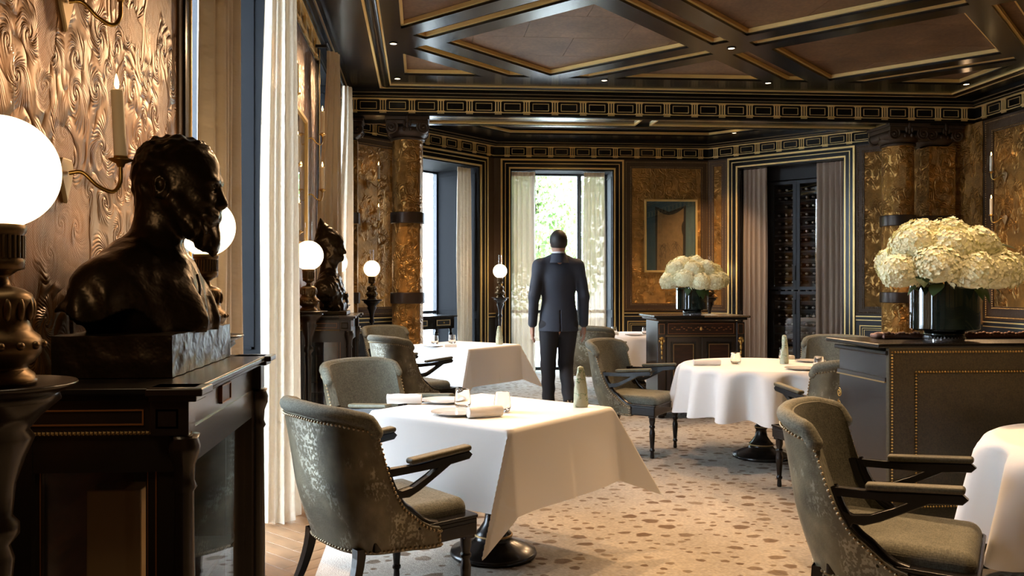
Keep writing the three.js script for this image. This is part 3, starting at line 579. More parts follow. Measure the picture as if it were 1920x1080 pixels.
// ---- tables
const pedestal = [[0, 0], [0.215, 0], [0.222, 0.012], [0.215, 0.03], [0.16, 0.055], [0.105, 0.075], [0.09, 0.095], [0.095, 0.11], [0.075, 0.13], [0.048, 0.17], [0.04, 0.22], [0.05, 0.235], [0.05, 0.25], [0.036, 0.262], [0.043, 0.30], [0.05, 0.315], [0.05, 0.33], [0.036, 0.345], [0.042, 0.42], [0.046, 0.55], [0.06, 0.66], [0.10, 0.70], [0, 0.70]];
function tableBase(name, label, pos, turn, square) {
  const t = thing(name, label, 'table', pos, turn);
  part('pedestal', lathe(pedestal, 40), M.black, t);
  part('gilt_ring', [new THREE.TorusGeometry(0.094, 0.006, 8, 40).rotateX(Math.PI / 2).translate(0, 0.105, 0), new THREE.TorusGeometry(0.05, 0.004, 8, 30).rotateX(Math.PI / 2).translate(0, 0.243, 0)], M.goldDull, t);
  part('table_top', square ? rbox(square, 0.036, square, 0.01, 0, 0.722, 0) : cyl(0.575, 0.575, 0.036, 0, 0.722, 0, 48), M.rosewood, t);
  return t;
}
function squareCloth(label, pos, turn, a, drop, corners) {      // corners: [flare, sideways] for (+,+), (-,+), (-,-), (+,-)
  const h = a + drop, n = 96, r = 0.012;
  const edgeDrop = (t) => { const q = r * Math.PI / 2; if (t <= 0) return [0, 0]; if (t < q) { const f = t / r; return [r * Math.sin(f), r * (1 - Math.cos(f))]; } return [r + (t - q) * 0.105, r + (t - q) * 0.992]; };
  const g = grid(n, n, (U, V) => {
    const warp = (w) => { const s = w * 2 - 1; return s * h; }; let u = warp(U), v = warp(V);
    const du = Math.max(0, Math.abs(u) - a), dv = Math.max(0, Math.abs(v) - a), su = Math.sign(u), sv = Math.sign(v);
    const cu = su * Math.min(Math.abs(u), a), cv = sv * Math.min(Math.abs(v), a);
    if (!du && !dv) return [u, 0, v];
    const k = su > 0 ? (sv > 0 ? 0 : 3) : (sv > 0 ? 1 : 2), [flare, side] = corners[k];
    const lo = Math.min(du, dv), b = Math.abs(du - dv), onU = du >= dv, [o, d] = edgeDrop(b + (lo > 0 ? 0 : 0)), soft = sm(0, 0.05, lo);
    // the corner falls as an ear: two facets from the hanging sides to a ridge
    const R = lo * Math.SQRT2, ry = -Math.sqrt(1 - flare * flare) * R * (0.93 + 0.07 * soft), rh = flare * R * Math.SQRT1_2, lat = side * R;
    const wave = 0.010 * Math.sin((onU ? v : u) * 9 + k) * sm(0.05, 0.35, b) * (1 - soft);
    return [cu + su * ((onU ? o + wave : 0) + rh + lat), -d + ry, cv + sv * ((onU ? 0 : o + wave) + rh - lat)];
  });
  g.translate(0, 0.7425, 0);
  return solo('tablecloth', g, M.clothSheet, label, 'tablecloth', pos, turn, undefined, true);
}
M.clothSheet = phy(rgb(0.84, 0.83, 0.81), 0.85, 0, { side: THREE.DoubleSide, transmission: 0.06, thickness: 0 });
function roundCloth(label, pos, R, drop, folds, ph) {
  const n = 160, g = grid(n, 44, (u, v) => {
    const th = u * Math.PI * 2, s = v * (R + drop);
    if (s <= R - 0.01) return [Math.cos(th) * s, 0, Math.sin(th) * s];
    const t = s - (R - 0.01), w = t / (drop + 0.01), f = Math.sin(folds * th + ph + 0.8 * Math.sin(2 * th)), sharp = f > 0 ? Math.pow(f, 0.6) : -0.75 * Math.pow(-f, 1.3);
    const out = Math.min(t, 0.014) + (0.018 + 0.035 * w) + sharp * (0.018 + 0.092 * Math.pow(w, 0.8)) * (0.75 + 0.35 * Math.sin(th * 3 + ph * 2)) * sm(0, 0.07, t), rad = R - 0.01 + out * sm(0, 0.03, t);
    return [Math.cos(th) * rad, -Math.max(0, t - 0.007) * (0.965 + 0.02 * f), Math.sin(th) * rad];
  }).translate(0, 0.7425, 0);
  return solo('tablecloth', g, M.clothSheet, label, 'tablecloth', pos, 0, undefined, true);
}
const q4 = Math.PI / 4;
const T1 = [0.365, 0, -4.25], T2 = [0.43, 0, -8.86], T3 = [2.70, 0, -6.50], T4 = [2.80, 0, -10.62], T5 = [2.90, 0, -3.06];
tableBase('square_table', 'square pedestal table nearest the camera under a white cloth', T1, q4 + 0.03, 0.84);
squareCloth('white cloth with hanging corners on the nearest square table', T1, q4 + 0.03, 0.435, 0.385, [[0.50, 0.0], [0.20, 0.17], [0.4, 0], [0.4, 0]]);
tableBase('square_table', 'square pedestal table to the left of the walking man', T2, q4 + 0.06, 0.84);
squareCloth('white cloth on the square table left of the walking man', T2, q4 + 0.06, 0.435, 0.385, [[0.48, 0.0], [0.22, 0.13], [0.4, 0], [0.4, 0]]);
tableBase('round_table', 'round pedestal table under a white cloth in front of the sideboard', T3, 0);
roundCloth('white scalloped cloth on the round table before the sideboard', T3, 0.61, 0.385, 14, 0.9);
tableBase('round_table', 'small round table in the bay behind the sideboard', T4, 0);
roundCloth('white cloth on the table in the bay behind the sideboard', T4, 0.60, 0.40, 10, 0.2);
tableBase('round_table', 'round table cut off by the right edge of the picture', T5, 0);
roundCloth('white cloth on the table cut off at the right edge', T5, 0.60, 0.44, 10, 2.3);

// ---- tableware
const TY = 0.7432;
function plate(x, z, r, label) {
  const p = thing('plate', label, 'plate', [x, TY, z]);
  part('well', lathe([[0, 0.004], [r * 0.55, 0.004], [r * 0.60, 0.006]], 48), M.china, p);
  part('rim', lathe([[0, 0], [r * 0.55, 0], [r * 0.62, 0.002], [r, 0.012], [r, 0.015], [r * 0.60, 0.006]], 48), M.china, p);
}
const glassPts = [[0, 0.0], [0.026, 0.0], [0.035, 0.006], [0.041, 0.025], [0.040, 0.045], [0.034, 0.092], [0.0322, 0.0925], [0.0380, 0.045], [0.0385, 0.025], [0.030, 0.012], [0, 0.010]];
const glass0 = [];
function tumbler(x, z, label, s = 1) { const o = solo('tumbler', lathe(glassPts, 32).scale(s, s, s), M.tumbler, label, 'glass', [x, TY, z]); return o; }
function napkinRoll(x, z, turn, label, r = 0.027, L = 0.17) {
  const n = thing('napkin', label, 'napkin', [x, TY, z], turn);
  part('roll', [grid(28, 12, (u, v) => { const a = u * Math.PI * 2, k = 1 + 0.05 * Math.sin(v * 14 + a * 2) + 0.04 * Math.sin(a * 3 + v * 5); return [(v - 0.5) * L, r + Math.sin(a) * r * k * 0.96, Math.cos(a) * r * 1.15 * k]; })], M.napkin, n);
  const sp = []; for (let s of [-1, 1]) { const p = []; for (let k = 0; k < 26; k++) { const a = k / 25 * Math.PI * 5, q = r * 0.95 * (1 - k / 30); p.push([s * L * 0.495, r + Math.sin(a) * q, Math.cos(a) * q * 1.1]); } sp.push(tube(p, 0.0028, 50, 5), cyl(r * 0.9, r * 0.9, 0.006, 0, 0, 0, 20).rotateZ(Math.PI / 2).translate(s * L * 0.485, r, 0)); }
  part('rolled_edge', sp, M.napkin, n);
}
function foldedNapkin(x, z, turn, label, w = 0.17, d = 0.07) { solo('napkin', [rbox(w, 0.012, d, 0.005, 0, 0.006, 0), rbox(w * 0.99, 0.010, d * 0.94, 0.004, 0.001, 0.0165, 0.001), rbox(w * 0.985, 0.009, d * 0.9, 0.004, -0.001, 0.025, 0)], M.napkin, label, 'napkin', [x, TY, z], turn); }
function stone(x, z, turn, h, w, label) {
  solo('stone_sculpture', grid(22, 22, (u, v) => {
    const a = u * Math.PI * 2, y = v * h, k = (v > 0.98 ? 0.0 : 1) * (0.5 + 0.06 * Math.sin(2 * a + 4 * v)) * w * (1 - 0.30 * v - 0.30 * Math.pow(v, 4)) * (1 + 0.08 * Math.sin(3 * a + v * 7) + 0.04 * Math.sin(5 * a - v * 11)) * (v < 0.001 ? 0.92 : 1);
    return [Math.cos(a) * k + 0.10 * w * Math.sin(v * 3), v > 0.98 ? h * 0.985 : y, Math.sin(a) * k * 0.75];
  }), M.stone, label, 'sculpture', [x, TY, z], turn);
}
plate(0.17, -4.08, 0.125, 'white plate nearest the camera on the nearest square table');
plate(0.12, -4.50, 0.125, 'white plate on the window side of the nearest square table');
napkinRoll(0.30, -3.97, 0.35, 'rolled white napkin at the near edge of the nearest table');
napkinRoll(-0.09, -4.44, -0.1, 'rolled white napkin beside the plate at the left of the nearest table', 0.027, 0.18);
tumbler(0.21, -4.27, 'tumbler standing behind the near plate on the nearest table', 1.05);
tumbler(0.40, -4.13, 'tumbler on the right of the near rolled napkin', 1.05);
stone(0.815, -4.27, 0.4, 0.215, 0.075, 'tall pale green stone on the nearest square table');
plate(0.10, -8.60, 0.12, 'white plate on the square table left of the man');
foldedNapkin(0.29, -8.52, 0.2, 'folded napkin on the square table left of the man', 0.13, 0.055);
tumbler(0.14, -8.93, 'left tumbler on the square table left of the man');
tumbler(0.33, -9.02, 'right tumbler on the square table left of the man');
stone(0.82, -8.86, 0.3, 0.20, 0.075, 'pale green stone cone on the square table left of the man');
napkinRoll(2.23, -6.42, -0.05, 'rolled napkin at the left of the round table', 0.024, 0.21);
tumbler(2.50, -6.52, 'tumbler on the left half of the round table', 1.0);
stone(2.90, -6.52, 0.9, 0.235, 0.085, 'mottled green pointed stone on the round table');
tumbler(3.02, -6.80, 'tumbler just right of the stone on the round table', 1.0);
tumbler(2.98, -6.10, 'tumbler at the near right edge of the round table', 1.0);
plate(3.18, -6.66, 0.12, 'white plate at the right of the round table');
plate(2.82, -6.05, 0.12, 'white plate at the near edge of the round table');
foldedNapkin(3.10, -6.92, 0.5, 'folded napkin behind the tumblers on the round table', 0.14, 0.06);
plate(2.66, -10.30, 0.12, 'white plate on the bay table');
tumbler(2.48, -10.66, 'left tumbler on the bay table'); tumbler(2.86, -10.55, 'right tumbler on the bay table');
foldedNapkin(2.42, -10.50, 0.1, 'folded napkin on the bay table', 0.15, 0.05);
plate(2.60, -3.14, 0.14, 'white plate on the table cut off at the right');
foldedNapkin(2.56, -2.95, -0.12, 'folded napkin on the table cut off at the right', 0.22, 0.08);

// ---- display cabinets under the busts; local x towards the room, z along the wall
function vitrine(z0, z1, label) {
  const xf = -0.50 - XL, L = z0 - z1, c = thing('display_cabinet', label, 'cabinet', [XL + 0.015, 0, (z0 + z1) / 2]), D = xf - 0.015, h = L / 2, F = 0.055;
  part('plinth', [rbox(D, 0.10, L, 0.006, D / 2, 0.05, 0), rbox(D - 0.02, 0.03, L - 0.04, 0.006, D / 2 - 0.01, 0.115, 0)], M.ebony, c);
  part('back_panel', [span(0, 0.015, 0.1, 1.0, -h + 0.03, h - 0.03)], M.rosewood, c);
  for (const s of [-1, 1]) { part('post', [span(D - F - 0.045, D - 0.045, 0.13, 1.03, s * (h - 0.07) - F / 2, s * (h - 0.07) + F / 2)], M.ebony, c); part('post', [span(0.015, 0.06, 0.13, 1.03, s * (h - 0.06) - 0.03, s * (h - 0.06) + 0.03)], M.ebony, c); }
  part('end_panel', [span(0.06, D - 0.13, 0.19, 0.945, -h + 0.075, -h + 0.095)], M.rosewood, c);
  for (const g of [span(0.03, D - 0.05, 0.13, 0.19, h - 0.09, h - 0.035), span(0.03, D - 0.05, 0.13, 0.19, -h + 0.035, -h + 0.09), span(D - 0.09, D - 0.045, 0.13, 0.19, -h + 0.1, h - 0.1), span(0.03, D - 0.05, 0.945, 1.03, h - 0.09, h - 0.035), span(0.03, D - 0.05, 0.945, 1.03, -h + 0.035, -h + 0.09), span(D - 0.09, D - 0.045, 0.945, 1.03, -h + 0.1, h - 0.1)]) part('rail', [g], M.ebony, c);
  for (const s of [-1, 1]) {
    const zc = s * (h - 0.062);
    part('side_frame', [span(0.03, 0.075, 0.19, 0.945, zc - 0.015, zc + 0.015), span(D - 0.13, D - 0.085, 0.19, 0.945, zc - 0.015, zc + 0.015)], M.ebony, c);
    const p = part('side_pane', [span(0.075, D - 0.13, 0.19, 0.945, zc - 0.002, zc + 0.002)], M.glass, c);
    const g = []; const zb = zc + s * 0.016; for (const [k, w] of [[0.022, 0.003], [0.004, 0.0016]]) { const x0 = 0.075 - k, x1 = D - 0.13 + k, y0 = 0.19 - k, y1 = 0.945 + k; for (const [a, b, cc, d] of [[x0, x1, y1, y1 + w], [x0, x1, y0, y0 + w], [x0, x0 + w, y0, y1], [x1, x1 + w, y0, y1]]) g.push(box(b - a, d - cc, 0.003, (a + b) / 2, (cc + d) / 2, zb)); }
    part('inlay_line', g, M.inlay, c);
    const rope = []; for (let x = 0.02; x < D - 0.02; x += 0.0095) rope.push(new THREE.OctahedronGeometry(0.0055, 0).scale(1, 1, 1).rotateZ(0.6).translate(x, 1.035, s * (h - 0.028)));
    part('gilt_rope', rope, M.goldDull, c);
    part('frieze_inlay', [...rectFrame(0.05, D - 0.13, 1.052, 1.088, 0.0035, s * (h - 0.034) - 0.0015, s * (h - 0.034) + 0.0025), ...rectFrame(D - 0.095, D - 0.045, 1.048, 1.092, 0.005, s * (h - 0.006) - 0.002, s * (h - 0.006) + 0.002)], M.inlay, c);
    part('colonnette', lathe([[0, 0.13], [0.028, 0.13], [0.03, 0.15], [0.02, 0.175], [0.024, 0.2], [0.0255, 0.5], [0.021, 0.90], [0.028, 0.91], [0.022, 0.925], [0.024, 0.96], [0.034, 0.985], [0.036, 1.005], [0.030, 1.02], [0.034, 1.03], [0, 1.03]], 24, D - 0.04, 0, s * (h - 0.035)), M.ebony, c);
    part('corner_block', [rbox(0.085, 0.085, 0.06, 0.003, D - 0.065, 1.073, s * (h - 0.034)), rbox(0.105, 0.018, 0.085, 0.003, D - 0.055, 1.118, s * (h - 0.035)), rbox(0.125, 0.018, 0.10, 0.004, D - 0.05, 1.131, s * (h - 0.034))], M.ebony, c);
  }
  part('front_pane', [span(D - 0.07, D - 0.066, 0.19, 0.945, -h + 0.1, h - 0.1)], M.glass, c);
  part('frieze', [span(0.01, D - 0.05, 1.03, 1.11, -h + 0.035, h - 0.035)], M.ebony, c);
  const plq = part('plaque', [rbox(0.008, 0.045, 0.10, 0.003, D - 0.048, 1.072, 0)], M.rosewood, c); part('plaque_frame', [box(0.012, 0.004, 0.11, D - 0.047, 1.095, 0), box(0.012, 0.004, 0.11, D - 0.047, 1.049, 0), box(0.012, 0.05, 0.004, D - 0.047, 1.072, 0.053), box(0.012, 0.05, 0.004, D - 0.047, 1.072, -0.053)], M.inlay, plq);
  part('top', [rbox(D - 0.02, 0.016, L - 0.05, 0.004, (D - 0.02) / 2, 1.117, 0), rbox(D - 0.005, 0.018, L - 0.02, 0.006, (D - 0.005) / 2, 1.131, 0)], M.black, c);
  part('shelf', [span(0.03, D - 0.1, 0.55, 0.565, -h + 0.08, h - 0.08)], M.ebony, c);
  return c;
}
vitrine(-1.92, -2.84, 'ebonised glazed cabinet carrying the bearded bust');
vitrine(-6.28, -7.08, 'ebonised glazed cabinet carrying the hooded bust');
solo('parchment_box', rbox(0.13, 0.31, 0.09, 0.004, 0, 0.155, 0), std(rgb(0.30, 0.20, 0.09), 0.7), 'tan upright box behind the cabinet glass below the bearded bust', 'box', [-0.74, 0.566, -2.12]);

// ---- sideboard in the middle of the room
{
  const x0 = 2.40, x1 = 3.34, zf = -8.42, zb = -8.95, c = thing('sideboard', 'ebonised sideboard with gilt mounts carrying the far bouquet', 'sideboard', [(x0 + x1) / 2, 0, (zf + zb) / 2]), w = (x1 - x0) / 2, d = (zf - zb) / 2;
  part('body', [span(-w + 0.03, w - 0.03, 0.10, 1.00, -d + 0.02, d - 0.03), span(-w + 0.01, w - 0.01, 0.09, 0.15, -d + 0.01, d - 0.01)], M.ebony, c);
  part('top', [rbox(2 * w + 0.02, 0.022, 2 * d + 0.02, 0.006, 0, 1.025, 0), rbox(2 * w + 0.07, 0.024, 2 * d + 0.07, 0.008, 0, 1.048, 0)], M.black, c);
  part('top_gilt_edge', [span(0.02, w + 0.02, 1.046, 1.052, d + 0.033, d + 0.038)], M.goldDull, c);
  const dr = part('drawer', [rbox(2 * w - 0.22, 0.125, 0.02, 0.003, 0, 0.925, d - 0.025)], M.rosewood, c);
  part('drawer_inlay', rectFrame(-w + 0.125, w - 0.125, 0.872, 0.978, 0.004, d - 0.016, d - 0.012).concat(Array.from({ length: 26 }, (_, k) => ball(0.009, -w + 0.17 + k * 0.0245, 0.925 + 0.016 * Math.sin(k * 1.9), d - 0.014, 1.3, 0.6, 0.2, 6, 5))), M.inlay, dr);
  part('keyhole_mount', ball(0.018, 0, 0.925, d - 0.012, 0.7, 1.1, 0.4, 10, 8), M.brass, dr);
  part('rail_gilt_line', [span(-w + 0.1, w - 0.1, 0.846, 0.851, d - 0.03, d - 0.022)], M.goldDull, c);
  for (const s of [-1, 1]) {
    const a = s < 0 ? -w + 0.11 : 0.012, b = s < 0 ? -0.012 : w - 0.11;
    const door = part('door', [rbox(b - a, 0.68, 0.022, 0.004, (a + b) / 2, 0.495, d - 0.025)], M.ebony, c);
    part('door_moulding', rectFrame(a + 0.045, b - 0.045, 0.20, 0.79, 0.018, d - 0.016, d - 0.004), M.black, door);
    part('door_gilt_line', rectFrame(a + 0.068, b - 0.068, 0.223, 0.767, 0.005, d - 0.016, d - 0.007), M.goldDull, door);
    part('door_panel', [span(a + 0.075, b - 0.075, 0.23, 0.76, d - 0.02, d - 0.0125)], M.rosewood, door);
    part('corner_pilaster', [rbox(0.085, 0.86, 0.05, 0.006, s * (w - 0.055), 0.56, d - 0.03)], M.ebony, c);
    part('block_frame', rectFrame(s * (w - 0.055) - 0.03, s * (w - 0.055) + 0.03, 0.87, 0.975, 0.005, d - 0.006, d - 0.002), M.inlay, c);
    const xm = s * (w - 0.055);
    part('gilt_mount', [ball(0.020, xm, 0.825, d, 1.3, 0.8, 0.6, 10, 8), ball(0.010, xm - 0.022, 0.80, d, 1, 1.5, 0.8, 8, 6), ball(0.010, xm + 0.022, 0.80, d, 1, 1.5, 0.8, 8, 6), ball(0.016, xm, 0.785, d, 1, 1.8, 0.6, 10, 8), ball(0.013, xm, 0.735, d, 1, 2.2, 0.6, 8, 8), ball(0.010, xm, 0.68, d, 1, 2.4, 0.6, 8, 8), ball(0.007, xm, 0.63, d, 1, 2.6, 0.6, 8, 8)], M.brass, c);
    for (const e of [-1, 1]) part('bun_foot', lathe([[0, 0], [0.03, 0], [0.036, 0.012], [0.03, 0.024], [0.05, 0.03], [0.058, 0.055], [0.045, 0.08], [0.035, 0.09], [0, 0.09]], 20, s * (w - 0.07), 0, e * (d - 0.07)), M.black, c);
  }
}
// ---- leather backed counter at the right
{
  const x0 = 2.23, x1 = 4.10, zf = -3.86, zb = -4.36, H = 1.09, c = thing('counter', 'high dark counter with studded leather back at right', 'counter', [0, 0, 0]);
  part('body', [span(x0 + 0.01, x1, 0.08, H - 0.06, zb + 0.01, zf - 0.025), span(x0 + 0.03, x1 - 0.02, 0, 0.08, zb + 0.03, zf - 0.05)], M.ebony, c);
  part('top', [rbox(x1 - x0 + 0.02, 0.022, zf - zb + 0.0, 0.006, (x0 + x1) / 2 - 0.005, H - 0.045, (zf + zb) / 2 - 0.005), rbox(x1 - x0 + 0.06, 0.022, zf - zb - 0.002 + 0.03, 0.008, (x0 + x1) / 2 - 0.02, H - 0.011, (zf + zb) / 2 - 0.015)], M.black, c);
  part('side_moulding', [span(x0 - 0.004, x0 + 0.012, 0.905, 0.925, zb + 0.01, zf - 0.025)], M.ebony, c);
  part('side_gilt_line', [span(x0 - 0.008, x0 + 0.01, 0.90, 0.906, zb + 0.01, zf - 0.025), span(x0 - 0.03, x0 - 0.024, H - 0.016, H - 0.010, zb + 0.02, zf - 0.03)], M.goldDull, c);
  part('leather_back', [rbox(x1 - x0, H - 0.04, 0.03, 0.006, (x0 + x1) / 2, (H - 0.04) / 2 + 0.02, zf - 0.012)], M.panelLeather, c);
  part('leather_field', [rbox(x1 - x0 - 0.27, H - 0.455, 0.014, 0.005, (x0 + x1) / 2, (0.31 + H - 0.135) / 2, zf + 0.004)], M.panelLeather, c);
  const nl = [], one = new THREE.OctahedronGeometry(0.0052, 1), row = (a0, b0, a1, b1, z) => { const n = Math.round(Math.hypot(a1 - a0, b1 - b0) / 0.0145); for (let k = 0; k <= n; k++) nl.push(one.clone().translate(lerp(a0, a1, k / n), lerp(b0, b1, k / n), z)); };
  row(x0 + 0.015, 0.10, x0 + 0.015, H - 0.04, zf + 0.004); row(x0 + 0.015, H - 0.04, x1 - 0.02, H - 0.04, zf + 0.004);
  row(x0 + 0.13, 0.31, x0 + 0.13, H - 0.135, zf + 0.011); row(x0 + 0.13, H - 0.135, x1 - 0.13, H - 0.135, zf + 0.011); row(x0 + 0.13, 0.31, x1 - 0.13, 0.31, zf + 0.011);
  part('nail_trim', nl, M.brass, c).userData.kind = 'stuff';
  const sc = [], sp = []; for (const [x, y, r, s] of [[0, 0.80, 0.024, 1], [0.0, 0.745, 0.018, -1], [0, 0.56, 0.016, 1]]) { const p = []; for (let k = 0; k < 24; k++) { const a = k / 23 * Math.PI * 3.4 * s, q = r * (1 - k / 28); p.push([x0 - 0.008, y + Math.cos(a) * q, zb + 0.04 + Math.sin(a) * q]); } sp.push(tube(p, 0.0025, 40, 6)); }
  part('gilt_scroll', sp, M.brass, c);
}
solo('carved_tray', [rbox(0.92, 0.022, 0.14, 0.008, 0, 0.012, 0), ...Array.from({ length: 46 }, (_, k) => ball(0.012, -0.45 + k * 0.02, 0.026 + 0.004 * Math.sin(k * 1.7), 0.062, 1, 0.8, 0.8, 7, 6)), ball(0.03, -0.46, 0.018, 0.03, 1.2, 0.6, 1, 10, 8), ball(0.03, 0.46, 0.018, 0.03, 1.2, 0.6, 1, 10, 8)], std(rgb(0.28, 0.16, 0.12), 0.45, 0.4), 'low carved pinkish tray lying behind the near vase', 'tray', [2.86, 1.09, -4.27]);
// ---- small writing console in the left bay window
{
  const c = thing('console_table', 'small black console table in the left bay window', 'table', [0.02, 0, -11.72], Math.PI / 4);
  part('top', [rbox(1.0, 0.022, 0.40, 0.006, 0, 0.934, 0)], M.black, c);
  part('apron', [span(-0.46, 0.46, 0.76, 0.923, -0.17, 0.17)], M.black, c);
  for (const s of [-0.23, 0.23]) { const dr = part('drawer', [rbox(0.30, 0.10, 0.012, 0.003, s, 0.845, 0.172)], M.blackMatt, c); part('drawer_gilt_frame', rectFrame(s - 0.135, s + 0.135, 0.81, 0.885, 0.008, 0.176, 0.182), M.gold, dr); part('knob', ball(0.012, s, 0.847, 0.188, 1, 1, 1, 10, 8), M.brass, dr); }
  for (const sx of [-1, 1]) for (const sz of [-1, 1]) part('leg', lathe([[0, 0], [0.025, 0], [0.03, 0.02], [0.02, 0.05], [0.022, 0.4], [0.026, 0.6], [0.018, 0.63], [0.03, 0.66], [0.03, 0.69], [0.018, 0.71], [0.028, 0.76]], 14, sx * 0.42, 0, sz * 0.14), M.black, c);
}

// ================================================================ LAMPS, CANDLES, DOWNLIGHTS
const torchereTop = 1.185;
function makeTorchere() {
  const t = thing('torchere', '', 'stand');
  part('dish', lathe([[0, -0.02], [0.05, -0.024], [0.10, -0.018], [0.128, -0.006], [0.134, 0], [0.132, 0.004], [0.11, -0.002], [0, -0.002]], 40, 0, torchereTop, 0), M.ebony, t);
  part('stem', lathe([[0.015, 0.20], [0.03, 0.23], [0.022, 0.28], [0.018, 0.5], [0.020, 0.8], [0.026, 0.86], [0.018, 0.885], [0.034, 0.905], [0.034, 0.925], [0.022, 0.94], [0.028, 1.0], [0.045, 1.05], [0.06, 1.085], [0.05, 1.10], [0.07, 1.125], [0.105, 1.155], [0.10, 1.17]], 24), M.ebony, t);
  for (let k = 0; k < 3; k++) { const a = k * 2.094 + 0.5, c = Math.cos(a), s = Math.sin(a); part('leg', [tube([[c * 0.01, 0.30, s * 0.01], [c * 0.06, 0.22, s * 0.06], [c * 0.085, 0.10, s * 0.085], [c * 0.108, 0.018, s * 0.108]], 0.014, 20, 8), ball(0.02, c * 0.108, 0.018, s * 0.108, 1, 0.9, 1, 10, 8)], M.ebony, t); }
  return t;
}
function makeLamp() {
  const l = thing('globe_lamp', '', 'lamp');
  part('base', lathe([[0, 0], [0.062, 0], [0.064, 0.008], [0.058, 0.02], [0.048, 0.028], [0.046, 0.034], [0.058, 0.042], [0.070, 0.058], [0.074, 0.075], [0.068, 0.09], [0.056, 0.10], [0.050, 0.115], [0.052, 0.135], [0.058, 0.155], [0.055, 0.168], [0.040, 0.178], [0.020, 0.184], [0.014, 0.20], [0.022, 0.206], [0.030, 0.212]], 40), M.lampBronze, l);
  const fl = []; for (let k = 0; k < 14; k++) { const a = k / 14 * Math.PI * 2; fl.push(ball(0.010, Math.cos(a) * 0.054, 0.14, Math.sin(a) * 0.054, 0.8, 2.2, 0.8, 8, 6)); fl.push(ball(0.008, Math.cos(a + 0.2) * 0.073, 0.074, Math.sin(a + 0.2) * 0.073, 1, 1, 1, 8, 6)); }
  part('relief', fl, M.lampBronze, l);
  const gal = [lathe([[0.030, 0.212], [0.042, 0.216], [0.043, 0.232], [0.039, 0.236], [0.039, 0.278], [0.045, 0.284], [0.046, 0.297], [0.040, 0.299]], 32)]; for (let k = 0; k < 26; k++) { const a = k / 26 * Math.PI * 2; gal.push(cyl(0.0026, 0.0026, 0.042, Math.cos(a) * 0.041, 0.257, Math.sin(a) * 0.041, 6)); }
  part('gallery', gal, M.lampBronze, l);
  const pts = []; for (let k = 0; k <= 28; k++) { const a = lerp(-1.16, 1.36, k / 28); pts.push([0.105 * Math.cos(a), 0.397 + 0.105 * Math.sin(a)]); }
  part('globe', lathe(pts, 40), M.opal, l);
  part('chimney', lathe([[0.0235, 0.49], [0.0235, 0.635], [0.0245, 0.636], [0.0245, 0.49]], 28), M.glass, l);
  return l;
}
const tor0 = makeTorchere(), lamp0 = makeLamp();
const lampSpots = [[-0.785, -1.62, 'at the left edge of the picture'], [-0.785, -3.12, 'beside the bearded bust'], [-0.80, -6.02, 'before the hooded bust'], [-0.80, -7.95, 'behind the hooded bust'], [-0.63, -10.72, 'left of the gilt column'], [1.17, -12.45, 'in the corner left of the back window'], [4.40, -12.55, 'in the right bay corner behind the far bouquet']];
lampSpots.forEach(([x, z, where], i) => {
  const t = i ? dup(tor0, [x, 0, z], i, 'dark turned torchere with round dish ' + where, 'torcheres') : tor0; if (!i) { t.position.set(x, 0, z); t.userData.label = 'dark turned torchere with round dish ' + where; t.userData.group = 'torcheres'; }
  const l = i ? dup(lamp0, [x, torchereTop, z], 0, 'lit white globe lamp on bronze base ' + where, 'globe lamps') : lamp0; if (!i) { l.position.set(x, torchereTop, z); l.userData.label = 'lit white globe lamp on bronze base ' + where; l.userData.group = 'globe lamps'; }
  const p = new THREE.PointLight(WARM, GLOBE.light, 0, 2); p.position.set(0, 0.40, 0); p.shadow.radius = 4; p.name = 'globe_light'; l.add(p);
});
// candle sconce: leaf shaped plate on the wall, S arm, cup; local +z out of the wall, arm bends along +x
const armPts = [[0, 0, 0.012], [0.010, 0.004, 0.04], [0.030, -0.03, 0.075], [0.055, -0.042, 0.105], [0.068, -0.02, 0.118], [0.07, 0.028, 0.12]];
function makeSconce(dir) {
  const s = thing('candle_sconce', '', 'sconce');
  const sh = new THREE.Shape(); sh.moveTo(0, -0.075); sh.bezierCurveTo(0.012, -0.04, 0.038, -0.015, 0.036, 0.018); sh.bezierCurveTo(0.03, 0.045, 0.01, 0.03, 0, 0.036); sh.bezierCurveTo(-0.01, 0.03, -0.03, 0.045, -0.036, 0.018); sh.bezierCurveTo(-0.038, -0.015, -0.012, -0.04, 0, -0.075);
  part('wall_plate', new THREE.ExtrudeGeometry(sh, { depth: 0.006, bevelEnabled: true, bevelSize: 0.003, bevelThickness: 0.003, bevelSegments: 2 }), M.plate, s);
  part('arm', tube(armPts.map(([x, y, z]) => [x * dir, y, z]), 0.0055, 40, 8), M.brass, s);
  part('drip_cup', lathe([[0, 0], [0.008, 0], [0.012, 0.01], [0.030, 0.018], [0.032, 0.022], [0.020, 0.021], [0.018, 0.03], [0.0165, 0.03], [0.016, 0.018], [0, 0.016]], 24, 0.07 * dir, 0.026, 0.12), M.brass, s);
  return s;
}
M.plate = std(rgb(0.45, 0.32, 0.17), 0.4, 0.5);
function makeCandle() {
  const c = thing('candle', '', 'candle');
  part('wax', lathe([[0, 0], [0.0155, 0], [0.0165, 0.003], [0.0165, 0.188], [0.0150, 0.192], [0.011, 0.190], [0, 0.188]], 24), M.wax, c);
  const w = part('wick', cyl(0.001, 0.001, 0.012, 0, 0.194, 0, 6), M.wick, c);
  part('flame', lathe([[0, 0.194], [0.0045, 0.198], [0.0068, 0.207], [0.0055, 0.218], [0.0025, 0.230], [0, 0.238]], 14), M.flame, c);
  return c;
}
const sc = { 1: makeSconce(1), '-1': makeSconce(-1) }, can0 = makeCandle(); const used = { 1: false, '-1': false }; let usedC = false;
